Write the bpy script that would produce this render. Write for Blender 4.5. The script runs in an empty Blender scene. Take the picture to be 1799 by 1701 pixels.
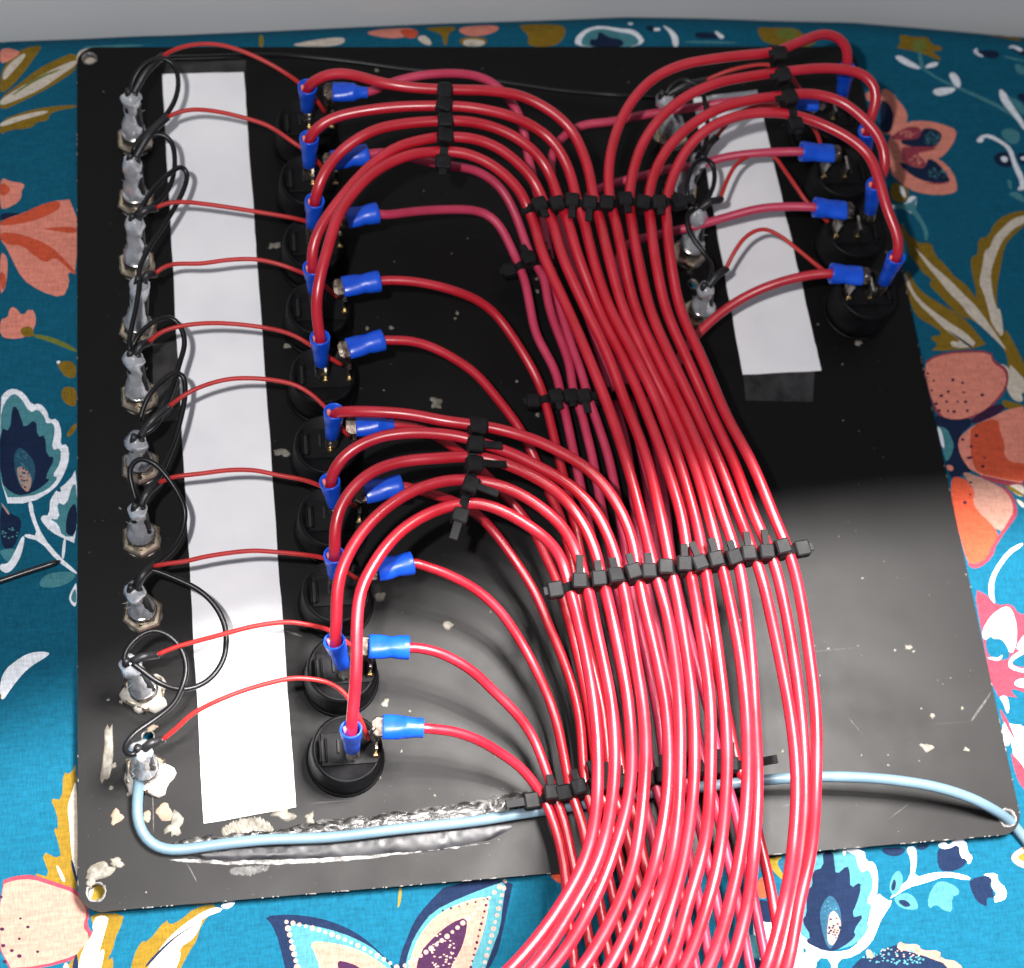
import bpy, bmesh, math, random
from mathutils import Vector, Matrix, noise
from mathutils.geometry import delaunay_2d_cdt

random.seed(7)
MM = 0.001
scene = bpy.context.scene
COL = scene.collection

# ------------------------------------------------------------------ camera
# world: millimetres * 0.001, origin in the middle of the panel, x right, y away, z up
F_PX, CX, CY = 2800.07, 899.5, 850.5
AX = Vector((0.98622836, -0.04442186, 0.15931205))      # panel x axis seen by the camera
AY = Vector((-0.10054922, -0.92583853, 0.36429778))
AZ = Vector((0.13131445, -0.37529951, -0.91755479))
CAM = Vector((-77.2586, -185.5913, 415.2745))
cam_d = bpy.data.cameras.new('camera')
cam_d.sensor_fit = 'HORIZONTAL'
cam_d.sensor_width = 36.0
cam_d.lens = 36.0 * F_PX / 1799.0
cam_d.clip_start = 0.01
cam_d.clip_end = 50.0
cam_d.dof.use_dof = True
cam_d.dof.focus_distance = 0.405
cam_d.dof.aperture_fstop = 15.0
cam = bpy.data.objects.new('camera', cam_d)
rot = Matrix(((AX[0], -AX[1], -AX[2]), (AY[0], -AY[1], -AY[2]), (AZ[0], -AZ[1], -AZ[2])))
cam.matrix_world = Matrix.Translation(CAM * MM) @ rot.to_4x4()
COL.objects.link(cam)
scene.camera = cam

# ------------------------------------------------------------------ light
world = bpy.data.worlds.new('World')
scene.world = world
world.use_nodes = True
bg = world.node_tree.nodes['Background']
bg.inputs[0].default_value = (0.80, 0.86, 1.0, 1)
bg.inputs[1].default_value = 0.19

def lamp(name, kind, loc, power, radius, colour, target=None):
    d = bpy.data.lights.new(name, kind)
    d.energy = power
    d.color = colour
    d.shadow_soft_size = radius * MM
    o = bpy.data.objects.new(name, d)
    o.location = Vector(loc) * MM
    if target is not None:
        o.rotation_euler = (Vector(target) - Vector(loc)).to_track_quat('-Z', 'Y').to_euler()
    COL.objects.link(o)
    return d

# the phone's own flash, a little up and left of the lens
flash = lamp('phone_flash', 'POINT', CAM + Vector((-42, 34, 8)), 6.9, 5, (1.0, 0.97, 0.96))
# lamp overhead; no shade is built, the spot cone limit makes the slanting edge
KEY_POWER = 88.0
EDGE_A, EDGE_B = Vector((-122.4, -68.0, 0)), Vector((134.0, -28.0, 0))
LAMP = Vector((155, -8, 600))
HALF = math.radians(58)
SPOT_OFFSETS = [(0, 0)] + [(48 * math.cos(k * 1.257), 48 * math.sin(k * 1.257)) for k in range(5)] + [(95 * math.cos(k * .785 + .3), 95 * math.sin(k * .785 + .3)) for k in range(8)]
for _bx, _by in SPOT_OFFSETS:                             # one lamp split into added spots to soften shadows, cone edges aligned
    _p = LAMP + Vector((_bx, _by, 0))
    _m = (EDGE_A + EDGE_B) / 2
    _n = (EDGE_A - _p).cross(EDGE_B - _p).normalized()
    if _n.y > 0:
        _n = -_n
    _axis = (_m - _p).normalized() * math.cos(HALF) + _n * math.sin(HALF)
    key = lamp('overhead_spot', 'SPOT', _p, KEY_POWER / len(SPOT_OFFSETS), 15, (1.0, 0.955, 0.925), _p + _axis * 100)
    key.spot_size = 2 * HALF
    key.spot_blend = 0.004

scene.view_settings.view_transform = 'Standard'
scene.view_settings.look = 'None'
scene.view_settings.exposure = 0.0
scene.view_settings.gamma = 1.0
scene.cycles.max_bounces = 6
scene.cycles.use_denoising = True

# ------------------------------------------------------------------ helpers
def ray(px, py):
    v = Vector((px - CX, py - CY, F_PX))
    return Vector((AX.dot(v), AY.dot(v), AZ.dot(v)))

def U(px, py, z=0.0):
    r = ray(px, py)
    return CAM + r * ((z - CAM.z) / r.z)

def PJ(p):
    d = p - CAM
    v = AX * d.x + AY * d.y + AZ * d.z
    return (v.x / v.z * F_PX + CX, v.y / v.z * F_PX + CY)

def nz(p, s=1.0):
    return noise.noise(Vector(p) * s)

def spline(pts, step=1.6):
    """centripetal Catmull-Rom through pts, resampled about every step mm"""
    P = [Vector(p) for p in pts]
    P = [P[0] * 2 - P[1]] + P + [P[-1] * 2 - P[-2]]
    out = []
    for i in range(1, len(P) - 2):
        p0, p1, p2, p3 = P[i - 1:i + 3]
        t0 = 0.0
        t1 = t0 + max((p1 - p0).length, 1e-4) ** .5
        t2 = t1 + max((p2 - p1).length, 1e-4) ** .5
        t3 = t2 + max((p3 - p2).length, 1e-4) ** .5
        n = max(1, int((p2 - p1).length / step))
        for k in range(n):
            t = t1 + (t2 - t1) * k / n
            a1 = p0 * ((t1 - t) / (t1 - t0)) + p1 * ((t - t0) / (t1 - t0))
            a2 = p1 * ((t2 - t) / (t2 - t1)) + p2 * ((t - t1) / (t2 - t1))
            a3 = p2 * ((t3 - t) / (t3 - t2)) + p3 * ((t - t2) / (t3 - t2))
            b1 = a1 * ((t2 - t) / (t2 - t0)) + a2 * ((t - t0) / (t2 - t0))
            b2 = a2 * ((t3 - t) / (t3 - t1)) + a3 * ((t - t1) / (t3 - t1))
            out.append(b1 * ((t2 - t) / (t2 - t1)) + b2 * ((t - t1) / (t2 - t1)))
    out.append(P[-2].copy())
    return out

def smooth(pts, n):
    for _ in range(n):
        pts = [pts[0]] + [(pts[i - 1] + pts[i] * 2 + pts[i + 1]) / 4 for i in range(1, len(pts) - 1)] + [pts[-1]]
    return pts

def kink(pts, amp, ph):
    """small uneven bends, as in wire that has been handled"""
    out = []
    n = len(pts)
    for i, p in enumerate(pts):
        e = min(1, i / 8, (n - 1 - i) / 8)
        q = Vector((i * .055 + ph, ph * 1.7, 3.1))
        out.append(p + Vector((noise.noise(q), noise.noise(q + Vector((9, 0, 0))), noise.noise(q + Vector((0, 9, 0))))) * amp * e)
    return out

def frame(axis):
    a = Vector(axis).normalized()
    u = a.cross(Vector((0, 0, 1)))
    if u.length < 0.05:
        u = a.cross(Vector((0, 1, 0)))
    u.normalize()
    return a, u, a.cross(u).normalized() * -1

class MB:
    """collects faces; build() links them as one mesh object"""
    def __init__(self):
        self.v, self.f, self.s = [], [], []
    def add(self, vs, fs, sm=True):
        o = len(self.v)
        self.v += [Vector(p) for p in vs]
        self.f += [[i + o for i in f] for f in fs]
        self.s += [sm] * len(fs)
        return self
    def tube(self, pts, r, seg=12, cap=True, squash=1.0):
        pts = [Vector(p) for p in pts]
        n = len(pts)
        T = [(pts[min(i + 1, n - 1)] - pts[max(i - 1, 0)]).normalized() for i in range(n)]
        _, u, _ = frame(T[0])
        vs, fs = [], []
        for i in range(n):
            u = (u - T[i] * u.dot(T[i]))
            u.normalize()
            w = T[i].cross(u)
            ri = r(i / (n - 1)) if callable(r) else r
            for k in range(seg):
                a = 2 * math.pi * k / seg
                vs.append(pts[i] + (u * math.cos(a) + w * math.sin(a) * squash) * ri)
        for i in range(n - 1):
            for k in range(seg):
                k2 = (k + 1) % seg
                fs.append([i * seg + k, i * seg + k2, (i + 1) * seg + k2, (i + 1) * seg + k])
        if cap:
            fs.append(list(range(seg))[::-1])
            fs.append([(n - 1) * seg + k for k in range(seg)])
        return self.add(vs, fs)
    def lathe(self, prof, p0, axis, seg=20, ell=1.0, u=None, wob=0.0):
        """prof: (distance along axis, radius)"""
        p0 = Vector(p0)
        a, uu, w = frame(axis)
        if u is not None:
            uu = (Vector(u) - a * Vector(u).dot(a)).normalized()
            w = a.cross(uu)
        vs, fs = [], []
        n = len(prof)
        for pr in prof:
            t, r = pr[0], pr[1]
            el = pr[2] if len(pr) > 2 else ell
            for k in range(seg):
                an = 2 * math.pi * k / seg
                q = p0 + a * t + (uu * math.cos(an) + w * math.sin(an) * el) * r
                if wob:
                    q += (uu * math.cos(an) + w * math.sin(an)) * wob * noise.noise(q * .55)
                vs.append(q)
        for i in range(n - 1):
            for k in range(seg):
                k2 = (k + 1) % seg
                fs.append([i * seg + k, i * seg + k2, (i + 1) * seg + k2, (i + 1) * seg + k])
        fs.append(list(range(seg))[::-1])
        fs.append([(n - 1) * seg + k for k in range(seg)])
        return self.add(vs, fs)
    def box(self, c, size, X=(1, 0, 0), Y=(0, 1, 0), Z=(0, 0, 1), bev=0.12):
        """box with chamfered edges"""
        c, X, Y, Z = Vector(c), Vector(X).normalized(), Vector(Y).normalized(), Vector(Z).normalized()
        hx, hy, hz = size[0] / 2, size[1] / 2, size[2] / 2
        b = min(bev, hx * .6, hy * .6, hz * .6)
        bm = bmesh.new()
        bmesh.ops.create_cube(bm, size=1)
        for v in bm.verts:
            v.co = Vector((v.co.x * 2 * hx, v.co.y * 2 * hy, v.co.z * 2 * hz))
        if b > 0.01:
            bmesh.ops.bevel(bm, geom=bm.edges[:], offset=b, segments=1, affect='EDGES', profile=.5)
        bm.verts.index_update()
        vs = [c + X * v.co.x + Y * v.co.y + Z * v.co.z for v in bm.verts]
        fs = [[v.index for v in f.verts] for f in bm.faces]
        bm.free()
        return self.add(vs, fs, False)
    def band(self, path, wdir, width, thick, closed=True):
        """flat strap: path of points, wdir the direction of its width"""
        n = len(path)
        W = Vector(wdir).normalized() * width / 2
        vs, fs = [], []
        cen = sum((Vector(p) for p in path), Vector()) / n
        for i in range(n):
            a = path[(i - 1) % n] if closed or i > 0 else path[i]
            b = path[(i + 1) % n] if closed or i < n - 1 else path[i]
            t = (b - a).normalized()
            nn = t.cross(W).normalized() * thick / 2
            vs += [path[i] + W + nn, path[i] - W + nn, path[i] - W - nn, path[i] + W - nn]
        m = n if closed else n - 1
        for i in range(m):
            j = (i + 1) % n
            for k in range(4):
                k2 = (k + 1) % 4
                fs.append([i * 4 + k, i * 4 + k2, j * 4 + k2, j * 4 + k])
        if not closed:
            fs += [[3, 2, 1, 0], [(n - 1) * 4 + k for k in range(4)]]
        return self.add(vs, fs, False)
    def prism(self, poly, z0, z1, sm=False):
        n = len(poly)
        vs = [Vector((p[0], p[1], z0)) for p in poly] + [Vector((p[0], p[1], z1)) for p in poly]
        fs = [list(range(n))[::-1], list(range(n, 2 * n))]
        fs += [[i, (i + 1) % n, n + (i + 1) % n, n + i] for i in range(n)]
        return self.add(vs, fs, sm)
    def blob(self, c, rx, ry, h, ang=0, rough=.35, seg=14, seed=0):
        """low irregular flake lying on the panel"""
        c = Vector(c)
        rnd = random.Random(seed)
        ph = rnd.random() * 50
        vs, fs = [], []
        rings = [(1.0, 0.0), (.93, .6), (.6, 1.0)]
        for q, hh in rings:
            for k in range(seg):
                a = 2 * math.pi * k / seg
                w = 1 + rough * noise.noise(Vector((math.cos(a) * 1.6 + ph, math.sin(a) * 1.6, ph))) * 2
                x, y = math.cos(a) * rx * q * w, math.sin(a) * ry * q * w
                z = h * hh * (1 + .5 * noise.noise(Vector((x * 1.7 + ph, y * 1.7, 0))))
                vs.append(c + Vector((x * math.cos(ang) - y * math.sin(ang), x * math.sin(ang) + y * math.cos(ang), z)))
        vs.append(c + Vector((0, 0, h * .9)))
        for i in range(2):
            for k in range(seg):
                k2 = (k + 1) % seg
                fs.append([i * seg + k, i * seg + k2, (i + 1) * seg + k2, (i + 1) * seg + k])
        fs += [[2 * seg + k, 2 * seg + (k + 1) % seg, 3 * seg] for k in range(seg)]
        return self.add(vs, fs)
    def build(self, name, mat, parent=None, label=None):
        org = ORG.get(parent.name, Vector()) if parent else Vector()
        me = bpy.data.meshes.new(name)
        me.from_pydata([((p - org) * MM)[:] for p in self.v], [], self.f)
        me.polygons.foreach_set('use_smooth', self.s)
        me.materials.append(mat)
        me.update()
        o = bpy.data.objects.new(name, me)
        COL.objects.link(o)
        if parent:
            o.parent = parent
            ORG[o.name] = org
        if label:
            o['label'] = label
        return o

ORG = {}

def thing(name, label, cat, loc=(0, 0, 0), group=None):
    o = bpy.data.objects.new(name, None)
    o.empty_display_size = 0.005
    o.location = Vector(loc) * MM
    COL.objects.link(o)
    ORG[o.name] = Vector(loc)
    o['label'] = label
    o['category'] = cat
    if group:
        o['group'] = group
    return o

def structure(o):
    o['kind'] = 'structure'
    return o

ORD = ['first', 'second', 'third', 'fourth', 'fifth', 'sixth', 'seventh', 'eighth', 'ninth', 'tenth', 'eleventh', 'twelfth', 'thirteenth', 'fourteenth']

# ------------------------------------------------------------------ materials
def mat(name, col, rough=.4, metal=0.0, spec=.5, **kw):
    m = bpy.data.materials.new(name)
    m.use_nodes = True
    b = m.node_tree.nodes['Principled BSDF']
    b.inputs['Base Color'].default_value = (*col, 1)
    b.inputs['Roughness'].default_value = rough
    b.inputs['Metallic'].default_value = metal
    b.inputs['Specular IOR Level'].default_value = spec
    for k, v in kw.items():
        b.inputs[k.replace('_', ' ')].default_value = v
    return m

def nodes(m):
    nt = m.node_tree
    return nt, nt.nodes['Principled BSDF'], nt.nodes.new, nt.links.new

def vary(m, c1, c2, scale, detail=4, rough=None, bump=0.0, bscale=None, lo=.35, hi=.65):
    """noise between two colours, noise on roughness, fine bump (scales per metre)"""
    nt, b, N, L = nodes(m)
    tc = N('ShaderNodeTexCoord')
    nn = N('ShaderNodeTexNoise')
    nn.inputs['Scale'].default_value = scale
    nn.inputs['Detail'].default_value = detail
    L(tc.outputs['Object'], nn.inputs['Vector'])
    r = N('ShaderNodeValToRGB')
    r.color_ramp.elements[0].position, r.color_ramp.elements[1].position = lo, hi
    r.color_ramp.elements[0].color, r.color_ramp.elements[1].color = (*c1, 1), (*c2, 1)
    L(nn.outputs['Fac'], r.inputs['Fac'])
    L(r.outputs['Color'], b.inputs['Base Color'])
    if rough:
        mr = N('ShaderNodeMapRange')
        mr.inputs['From Min'].default_value, mr.inputs['From Max'].default_value = .3, .7
        mr.inputs['To Min'].default_value, mr.inputs['To Max'].default_value = rough
        L(nn.outputs['Fac'], mr.inputs['Value'])
        L(mr.outputs['Result'], b.inputs['Roughness'])
    if bump:
        n2 = N('ShaderNodeTexNoise')
        n2.inputs['Scale'].default_value = bscale or scale * 4
        n2.inputs['Detail'].default_value = 3
        L(tc.outputs['Object'], n2.inputs['Vector'])
        bp = N('ShaderNodeBump')
        bp.inputs['Strength'].default_value = bump
        bp.inputs['Distance'].default_value = .0004
        L(n2.outputs['Fac'], bp.inputs['Height'])
        L(bp.outputs['Normal'], b.inputs['Normal'])
    return m

M = {}
M['red'] = vary(mat('red_insulation', (.6, .012, .022), .27, spec=.85), (.40, .006, .016), (.47, .010, .026), 90, rough=(.29, .42), bump=.05, bscale=500)
M['pink'] = vary(mat('crimson_insulation', (.46, .035, .085), .3), (.42, .026, .07), (.52, .045, .105), 90, rough=(.38, .52), bump=.05, bscale=500)
M['thinred'] = vary(mat('thin_red_insulation', (.42, .016, .014), .34), (.37, .013, .012), (.46, .02, .018), 120, rough=(.4, .55))
M['thinblack'] = mat('thin_black_insulation', (.005, .005, .006), .36, spec=.35)
M['shrink'] = vary(mat('heat_shrink', (.01, .01, .011), .45), (.007, .007, .008), (.018, .018, .02), 400, bump=.3, bscale=900)
M['sleeve'] = vary(mat('blue_nylon', (.004, .075, .6), .34), (.003, .06, .52), (.006, .09, .66), 200, rough=(.28, .42), bump=.12, bscale=600)
M['tie'] = vary(mat('black_nylon', (.011, .011, .012), .5, spec=.16), (.006, .006, .007), (.014, .014, .015), 300, rough=(.5, .66), bump=.15, bscale=900)
M['switch'] = vary(mat('black_plastic', (.009, .009, .01), .4, spec=.13), (.002, .002, .0024), (.006, .006, .007), 180, rough=(.4, .6), bump=.12, bscale=700)
M['slot'] = mat('slot_black', (.003, .003, .003), .7)
M['tin'] = vary(mat('tinned_brass', (.62, .58, .52), .25, 1.0), (.45, .40, .33), (.72, .69, .64), 300, rough=(.15, .4), bump=.3, bscale=500)
M['brass'] = mat('brass', (.78, .57, .24), .22, 1.0)
M['lug'] = vary(mat('dull_lug', (.12, .09, .075), .3, 1.0), (.04, .028, .022), (.22, .18, .15), 420, rough=(.3, .5), bump=.3, bscale=500)
M['nut'] = vary(mat('nickel_nut', (.66, .56, .42), .3, 1.0), (.55, .44, .3), (.76, .66, .52), 260, rough=(.2, .42), bump=.15, bscale=700)
M['barrel'] = vary(mat('nickel_barrel', (.7, .68, .64), .22, 1.0), (.6, .57, .52), (.76, .74, .72), 260, rough=(.15, .35))
M['glue'] = vary(mat('hot_glue', (.42, .43, .46), .28), (.40, .42, .45), (.58, .6, .63), 160, rough=(.24, .38), bump=.15, bscale=260)
M['glue'].node_tree.nodes['Principled BSDF'].inputs['Transmission Weight'].default_value = .4
M['glue'].node_tree.nodes['Principled BSDF'].inputs['Subsurface Weight'].default_value = .25
M['glue'].node_tree.nodes['Principled BSDF'].inputs['Subsurface Radius'].default_value = (.002, .002, .002)
M['glue'].node_tree.nodes['Principled BSDF'].inputs['Subsurface Scale'].default_value = 1.0
M['white_glue'] = vary(mat('white_glue', (.45, .43, .38), .5), (.3, .24, .18), (.52, .5, .46), 250, rough=(.35, .6), bump=.5, bscale=500, lo=.25, hi=.5)
M['flake'] = vary(mat('dried_glue', (.15, .14, .115), .6), (.09, .08, .06), (.2, .188, .16), 400, bump=.6, bscale=900)
M['tan'] = vary(mat('tan_stain', (.2, .145, .1), .6), (.16, .11, .07), (.24, .18, .13), 300, bump=.4, bscale=700)
M['bluecable'] = vary(mat('pale_blue_cable', (.12, .19, .24), .4), (.105, .17, .22), (.13, .205, .255), 60, rough=(.36, .5))
M['copper'] = mat('cut_end', (.7, .22, .2), .4)
# ------------------------------------------------------------------ fabric with its printed flowers
CZ = -3.8
TEAL, NAVY, AQUA, WHITE = (.004, .078, .134), (.007, .015, .042), (.05, .175, .205), (.62, .65, .70)
CORAL, ORANGE, PEACH = (.55, .19, .14), (.44, .068, .032), (.33, .175, .135)
MUST, OLIVE, MAG, PLUM, PINK, CREAM = (.17, .105, .011), (.12, .14, .028), (.22, .034, .054), (.032, .011, .034), (.30, .20, .17), (.46, .41, .34)
STEEL, OCHRE = (.017, .065, .11), (.20, .135, .016)
PRINT = []          # (polygon in px, colour), later ones lie over earlier ones
def zone(ox, oy, s, items):
    for col, pts in items:
        PRINT.append(([(ox + x / s, oy + y / s) for x, y in pts], col))
def dots(ox, oy, s, col, pts, r, squash=.8):
    for i, (x, y) in enumerate(pts):
        rr = r * (.75 + .5 * ((i * 37) % 10) / 10)
        PRINT.append(([(ox + (x + rr * math.cos(a * math.pi / 4)) / s, oy + (y + rr * squash * math.sin(a * math.pi / 4)) / s) for a in range(8)], col))
def beads(ox, oy, s, col, a, b, n, r, bow=0):
    pts = []
    for i in range(n):
        t = i / (n - 1)
        pts.append((a[0] + (b[0] - a[0]) * t, a[1] + (b[1] - a[1]) * t - bow * 4 * t * (1 - t)))
    dots(ox, oy, s, col, pts, r, 1)
def specks(ox, oy, s, col, cx, cy, rx, ry, n, r, seed):
    rnd = random.Random(seed)
    pts = []
    for _ in range(n):
        a, q = rnd.random() * 6.28, math.sqrt(rnd.random())
        pts.append((cx + rx * q * math.cos(a), cy + ry * q * math.sin(a)))
    dots(ox, oy, s, col, pts, r, .7)

Z = (0, 60, 2.833)
zone(*Z, [
 (MUST, [(225,40),(140,165),(70,250),(0,305),(0,225),(20,150),(120,60)]),
 (CREAM, [(120,90),(20,170),(10,245),(80,170),(130,110)]),
 (CORAL, [(0,55),(100,80),(90,110),(30,140),(0,150)]),
 (MUST, [(382,85),(270,130),(180,180),(80,260),(0,315),(0,385),(120,330),(240,270),(340,205),(382,170)]),
 (CREAM, [(382,122),(240,185),(100,265),(0,325),(0,358),(80,330),(210,272),(300,205),(382,152)]),
 (OLIVE, [(300,170),(180,215),(60,300),(60,308),(190,225),(300,180)]),
 (MUST, [(0,430),(120,385),(240,360),(382,350),(382,364),(280,380),(245,400),(240,430),(190,435),(150,470),(50,475),(0,505)]),
 (CREAM, [(0,440),(100,402),(240,376),(235,395),(130,420),(0,465)]),
 (CORAL, [(0,710),(50,735),(130,745),(105,785),(110,805),(90,840),(30,870),(0,872)]),
 (ORANGE, [(0,738),(40,755),(55,780),(20,810),(0,800)]),
 (NAVY, [(0,890),(120,890),(60,920),(0,930)]),
 (CORAL, [(0,930),(120,890),(240,835),(382,820),(382,1200),(338,1178),(345,1250),(310,1315),(200,1280),(110,1220),(60,1120),(30,1060),(0,1020)]),
 (ORANGE, [(0,930),(100,900),(200,850),(300,825),(300,872),(200,920),(100,945),(0,957)]),
 (ORANGE, [(0,988),(80,990),(180,1020),(260,1060),(330,1130),(382,1188),(370,1198),(310,1140),(270,1110),(230,1140),(180,1110),(110,1050),(40,1050),(0,1022)]),
 (ORANGE, [(200,966),(382,955),(382,996),(260,977)]),
 (CORAL, [(0,1080),(30,1100),(40,1140),(30,1250),(10,1290),(0,1285)]),
 (ORANGE, [(0,1170),(35,1210),(20,1280),(0,1250)]),
 (CORAL, [(0,1420),(40,1410),(45,1370),(70,1353),(115,1407),(150,1353),(180,1400),(175,1460),(130,1510),(50,1520),(0,1502)]),
 (MUST, [(98,1465),(150,1450),(175,1490),(150,1510),(110,1502)]),
 (OLIVE, [(165,1490),(260,1508),(340,1543),(382,1572),(382,1588),(300,1552),(220,1522),(165,1508)]),
])
Z = (0, 560, 2.833)
zone(*Z, [
 (MUST, [(280,215),(375,210),(382,300),(330,295),(300,260)]),
 (WHITE, [(278,212),(305,210),(290,232)]),
 (MUST, [(310,350),(340,338),(382,350),(382,445),(330,430),(303,390)]),
 (MUST, [(328,582),(350,545),(382,515),(382,548),(345,592)]),
 (WHITE, [(0,400),(30,360),(70,348),(120,370),(160,432),(200,423),(235,460),(245,507),(285,498),(307,560),(300,632),(335,623),(347,690),(320,772),(270,850),(150,918),(0,918)]),
 (AQUA, [(0,500),(20,420),(65,370),(105,395),(150,472),(190,450),(225,495),(230,524),(265,518),(275,560),(255,655),(305,643),(300,720),(258,782),(292,788),(240,850),(150,885),(0,890)]),
 (NAVY, [(0,540),(50,562),(60,440),(85,440),(110,510),(120,545),(180,498),(187,592),(225,578),(232,685),(277,688),(222,792),(252,800),(190,850),(120,880),(60,870),(0,810)]),
 (STEEL, [(63,700),(90,635),(130,660),(177,720),(172,800),(140,867),(90,822)]),
 (PINK, [(80,740),(110,730),(160,780),(150,850),(130,865),(95,820)]),
 (WHITE, [(138,908),(160,908),(170,980),(215,1088),(300,1188),(382,1258),(382,1277),(280,1202),(200,1107),(118,1087),(128,1069),(190,1083),(150,980)]),
 (WHITE, [(250,880),(350,800),(382,738),(382,1122),(330,1100),(250,1060),(200,1000),(210,978),(245,980)]),
 (AQUA, [(280,910),(330,932),(360,820),(382,830),(382,1085),(310,1085),(290,1020),(240,995),(300,1000)]),
 (NAVY, [(328,1005),(345,940),(382,910),(382,1080),(328,1080)]),
 (TEAL, [(275,855),(300,835),(305,865)]),
 (NAVY, [(0,910),(50,970),(105,990),(105,1050),(60,1160),(0,1130)]),
 (PINK, [(0,915),(12,918),(50,968),(42,980)]),
 (AQUA, [(0,1150),(80,1140),(70,1180),(40,1220),(0,1170)]),
 (WHITE, [(0,1220),(40,1222),(70,1170),(110,1078),(126,1090),(100,1200),(45,1272),(0,1255)]),
 (AQUA, [(185,1337),(220,1275),(300,1258),(378,1263),(370,1302),(280,1342)]),
 (WHITE, [(340,1385),(375,1318),(382,1318),(382,1438),(355,1425)]),
 (AQUA, [(350,1390),(378,1330),(382,1420),(362,1410)]),
 (WHITE, [(315,1095),(330,1090),(320,1200),(305,1190)]),
])
specks(*Z, AQUA, 118, 780, 35, 60, 16, 6, 3)
specks(*Z, NAVY, 118, 790, 28, 50, 12, 6, 4)
specks(*Z, AQUA, 110, 690, 30, 30, 10, 4, 5)
specks(*Z, AQUA, 50, 1065, 45, 30, 14, 6, 6)
Z = (0, 1060, 2.655)
zone(*Z, [
 (WHITE, [(0,475),(60,385),(130,302),(232,242),(226,227),(160,226),(100,248),(0,328)]),
 (MUST, [(0,420),(8,430),(0,450)]),
 (MUST, [(360,735),(330,797),(293,788),(290,920),(232,908),(265,980),(272,1052),(248,1050),(270,1110),(288,1197),(187,1152),(237,1282),(152,1253),(200,1300),(330,1335),(365,1340)]),
 (CREAM, [(360,795),(330,900),(313,950),(325,1040),(330,1140),(345,1250),(362,1310)]),
 (CREAM, [(258,1222),(275,1225),(310,1300),(290,1300)]),
 (NAVY, [(330,1195),(340,1200),(362,1290),(360,1310),(335,1240)]),
 (MAG, [(0,1298),(60,1273),(150,1263),(250,1298),(365,1335),(420,1440),(405,1500),(434,1540),(424,1605),(370,1655),(200,1702),(0,1722)]),
 (PEACH, [(0,1315),(70,1290),(150,1285),(240,1315),(350,1350),(400,1420),(403,1455),(385,1510),(415,1545),(405,1600),(360,1640),(200,1690),(0,1705)]),
])
dots(*Z, PLUM, [(95,1470),(10,1520),(130,1510),(90,1565),(15,1597),(55,1620),(175,1625),(90,1645),(22,1672),(4,1370)], 10)
Z = (0, 1440, 3.46)
zone(*Z, [
 (MUST, [(545,570),(755,570),(740,640),(700,720),(690,780),(650,862),(692,828),(680,980),(330,980),(450,840),(560,700),(567,650)]),
 (CREAM, [(590,578),(560,640),(570,690),(500,780),(460,960),(560,960),(600,820),(650,640),(662,590)]),
 (CREAM, [(600,960),(640,800),(620,780),(570,870),(550,960)]),
 (CREAM, [(370,960),(390,870),(410,870),(440,960)]),
 (NAVY, [(450,830),(470,810),(480,960),(430,960)]),
 (MUST, [(1300,510),(1180,538),(1100,610),(1032,642),(1010,603),(900,742),(858,738),(810,830),(780,980),(1060,980),(1152,800),(1195,738),(1222,640),(1310,540)]),
 (CREAM, [(1300,528),(1372,548),(1230,600),(1222,640),(1180,722),(1090,780),(1102,830),(1040,980),(850,980),(960,800),(1040,700),(1180,590)]),
 (NAVY, [(1235,618),(1100,690),(1000,780),(890,900),(880,885),(1000,760),(1120,670)]),
 (WHITE, [(1330,518),(1420,498),(1432,514),(1372,552)]),
])
Z = (460, 1500, 3.46)
zone(*Z, [
 (NAVY, [(12,380),(180,368),(350,390),(500,440),(620,510),(720,600),(810,690),(830,780),(160,780),(100,520),(60,430)]),
 (AQUA, [(150,420),(330,440),(480,480),(600,530),(700,590),(800,700),(810,780),(235,780),(200,620),(180,540)]),
 (CORAL, [(285,530),(430,542),(560,572),(690,635),(790,720),(790,780),(380,780),(330,620)]),
 (PEACH, [(310,552),(430,562),(560,592),(680,650),(760,720),(760,780),(390,780),(350,630)]),
 (PLUM, [(448,648),(520,658),(600,690),(660,780),(490,780)]),
 (NAVY, [(1130,180),(1535,145),(1500,300),(1460,500),(1420,640),(1320,780),(820,780),(840,620),(880,520),(930,400),(1020,290)]),
 (AQUA, [(1490,163),(1465,300),(1450,450),(1400,580),(1330,780),(850,780),(900,560),(960,450),(1040,350),(1200,270),(1380,200)]),
 (CORAL, [(1388,258),(1364,400),(1334,520),(1294,620),(1230,780),(872,780),(925,560),(1000,435),(1095,352),(1250,282)]),
 (PEACH, [(1378,272),(1350,400),(1320,520),(1280,620),(1215,780),(890,780),(945,560),(1020,445),(1110,370),(1250,300)]),
 (PLUM, [(1245,383),(1247,460),(1220,560),(1180,640),(1100,780),(920,780),(960,600),(1050,500),(1150,420)]),
 (OCHRE, [(835,200),(852,205),(845,300),(823,338),(828,280)]),
 (ORANGE, [(1745,130),(1830,115),(1830,190),(1790,170)]),
])
beads(*Z, PINK, (150,415), (215,690), 8, 18)
beads(*Z, PINK, (150,415), (820,690), 18, 15, 38)
beads(*Z, PINK, (1478,165), (870,680), 20, 16, -40)
beads(*Z, PINK, (1482,170), (1345,700), 14, 14)
beads(*Z, PLUM, (1372,275), (1270,690), 12, 9)
beads(*Z, PLUM, (1350,280), (1100,345), 6, 7)
specks(*Z, PINK, 1110, 600, 90, 120, 42, 8, 8)
Z = (1300, 1440, 3.605)
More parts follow.
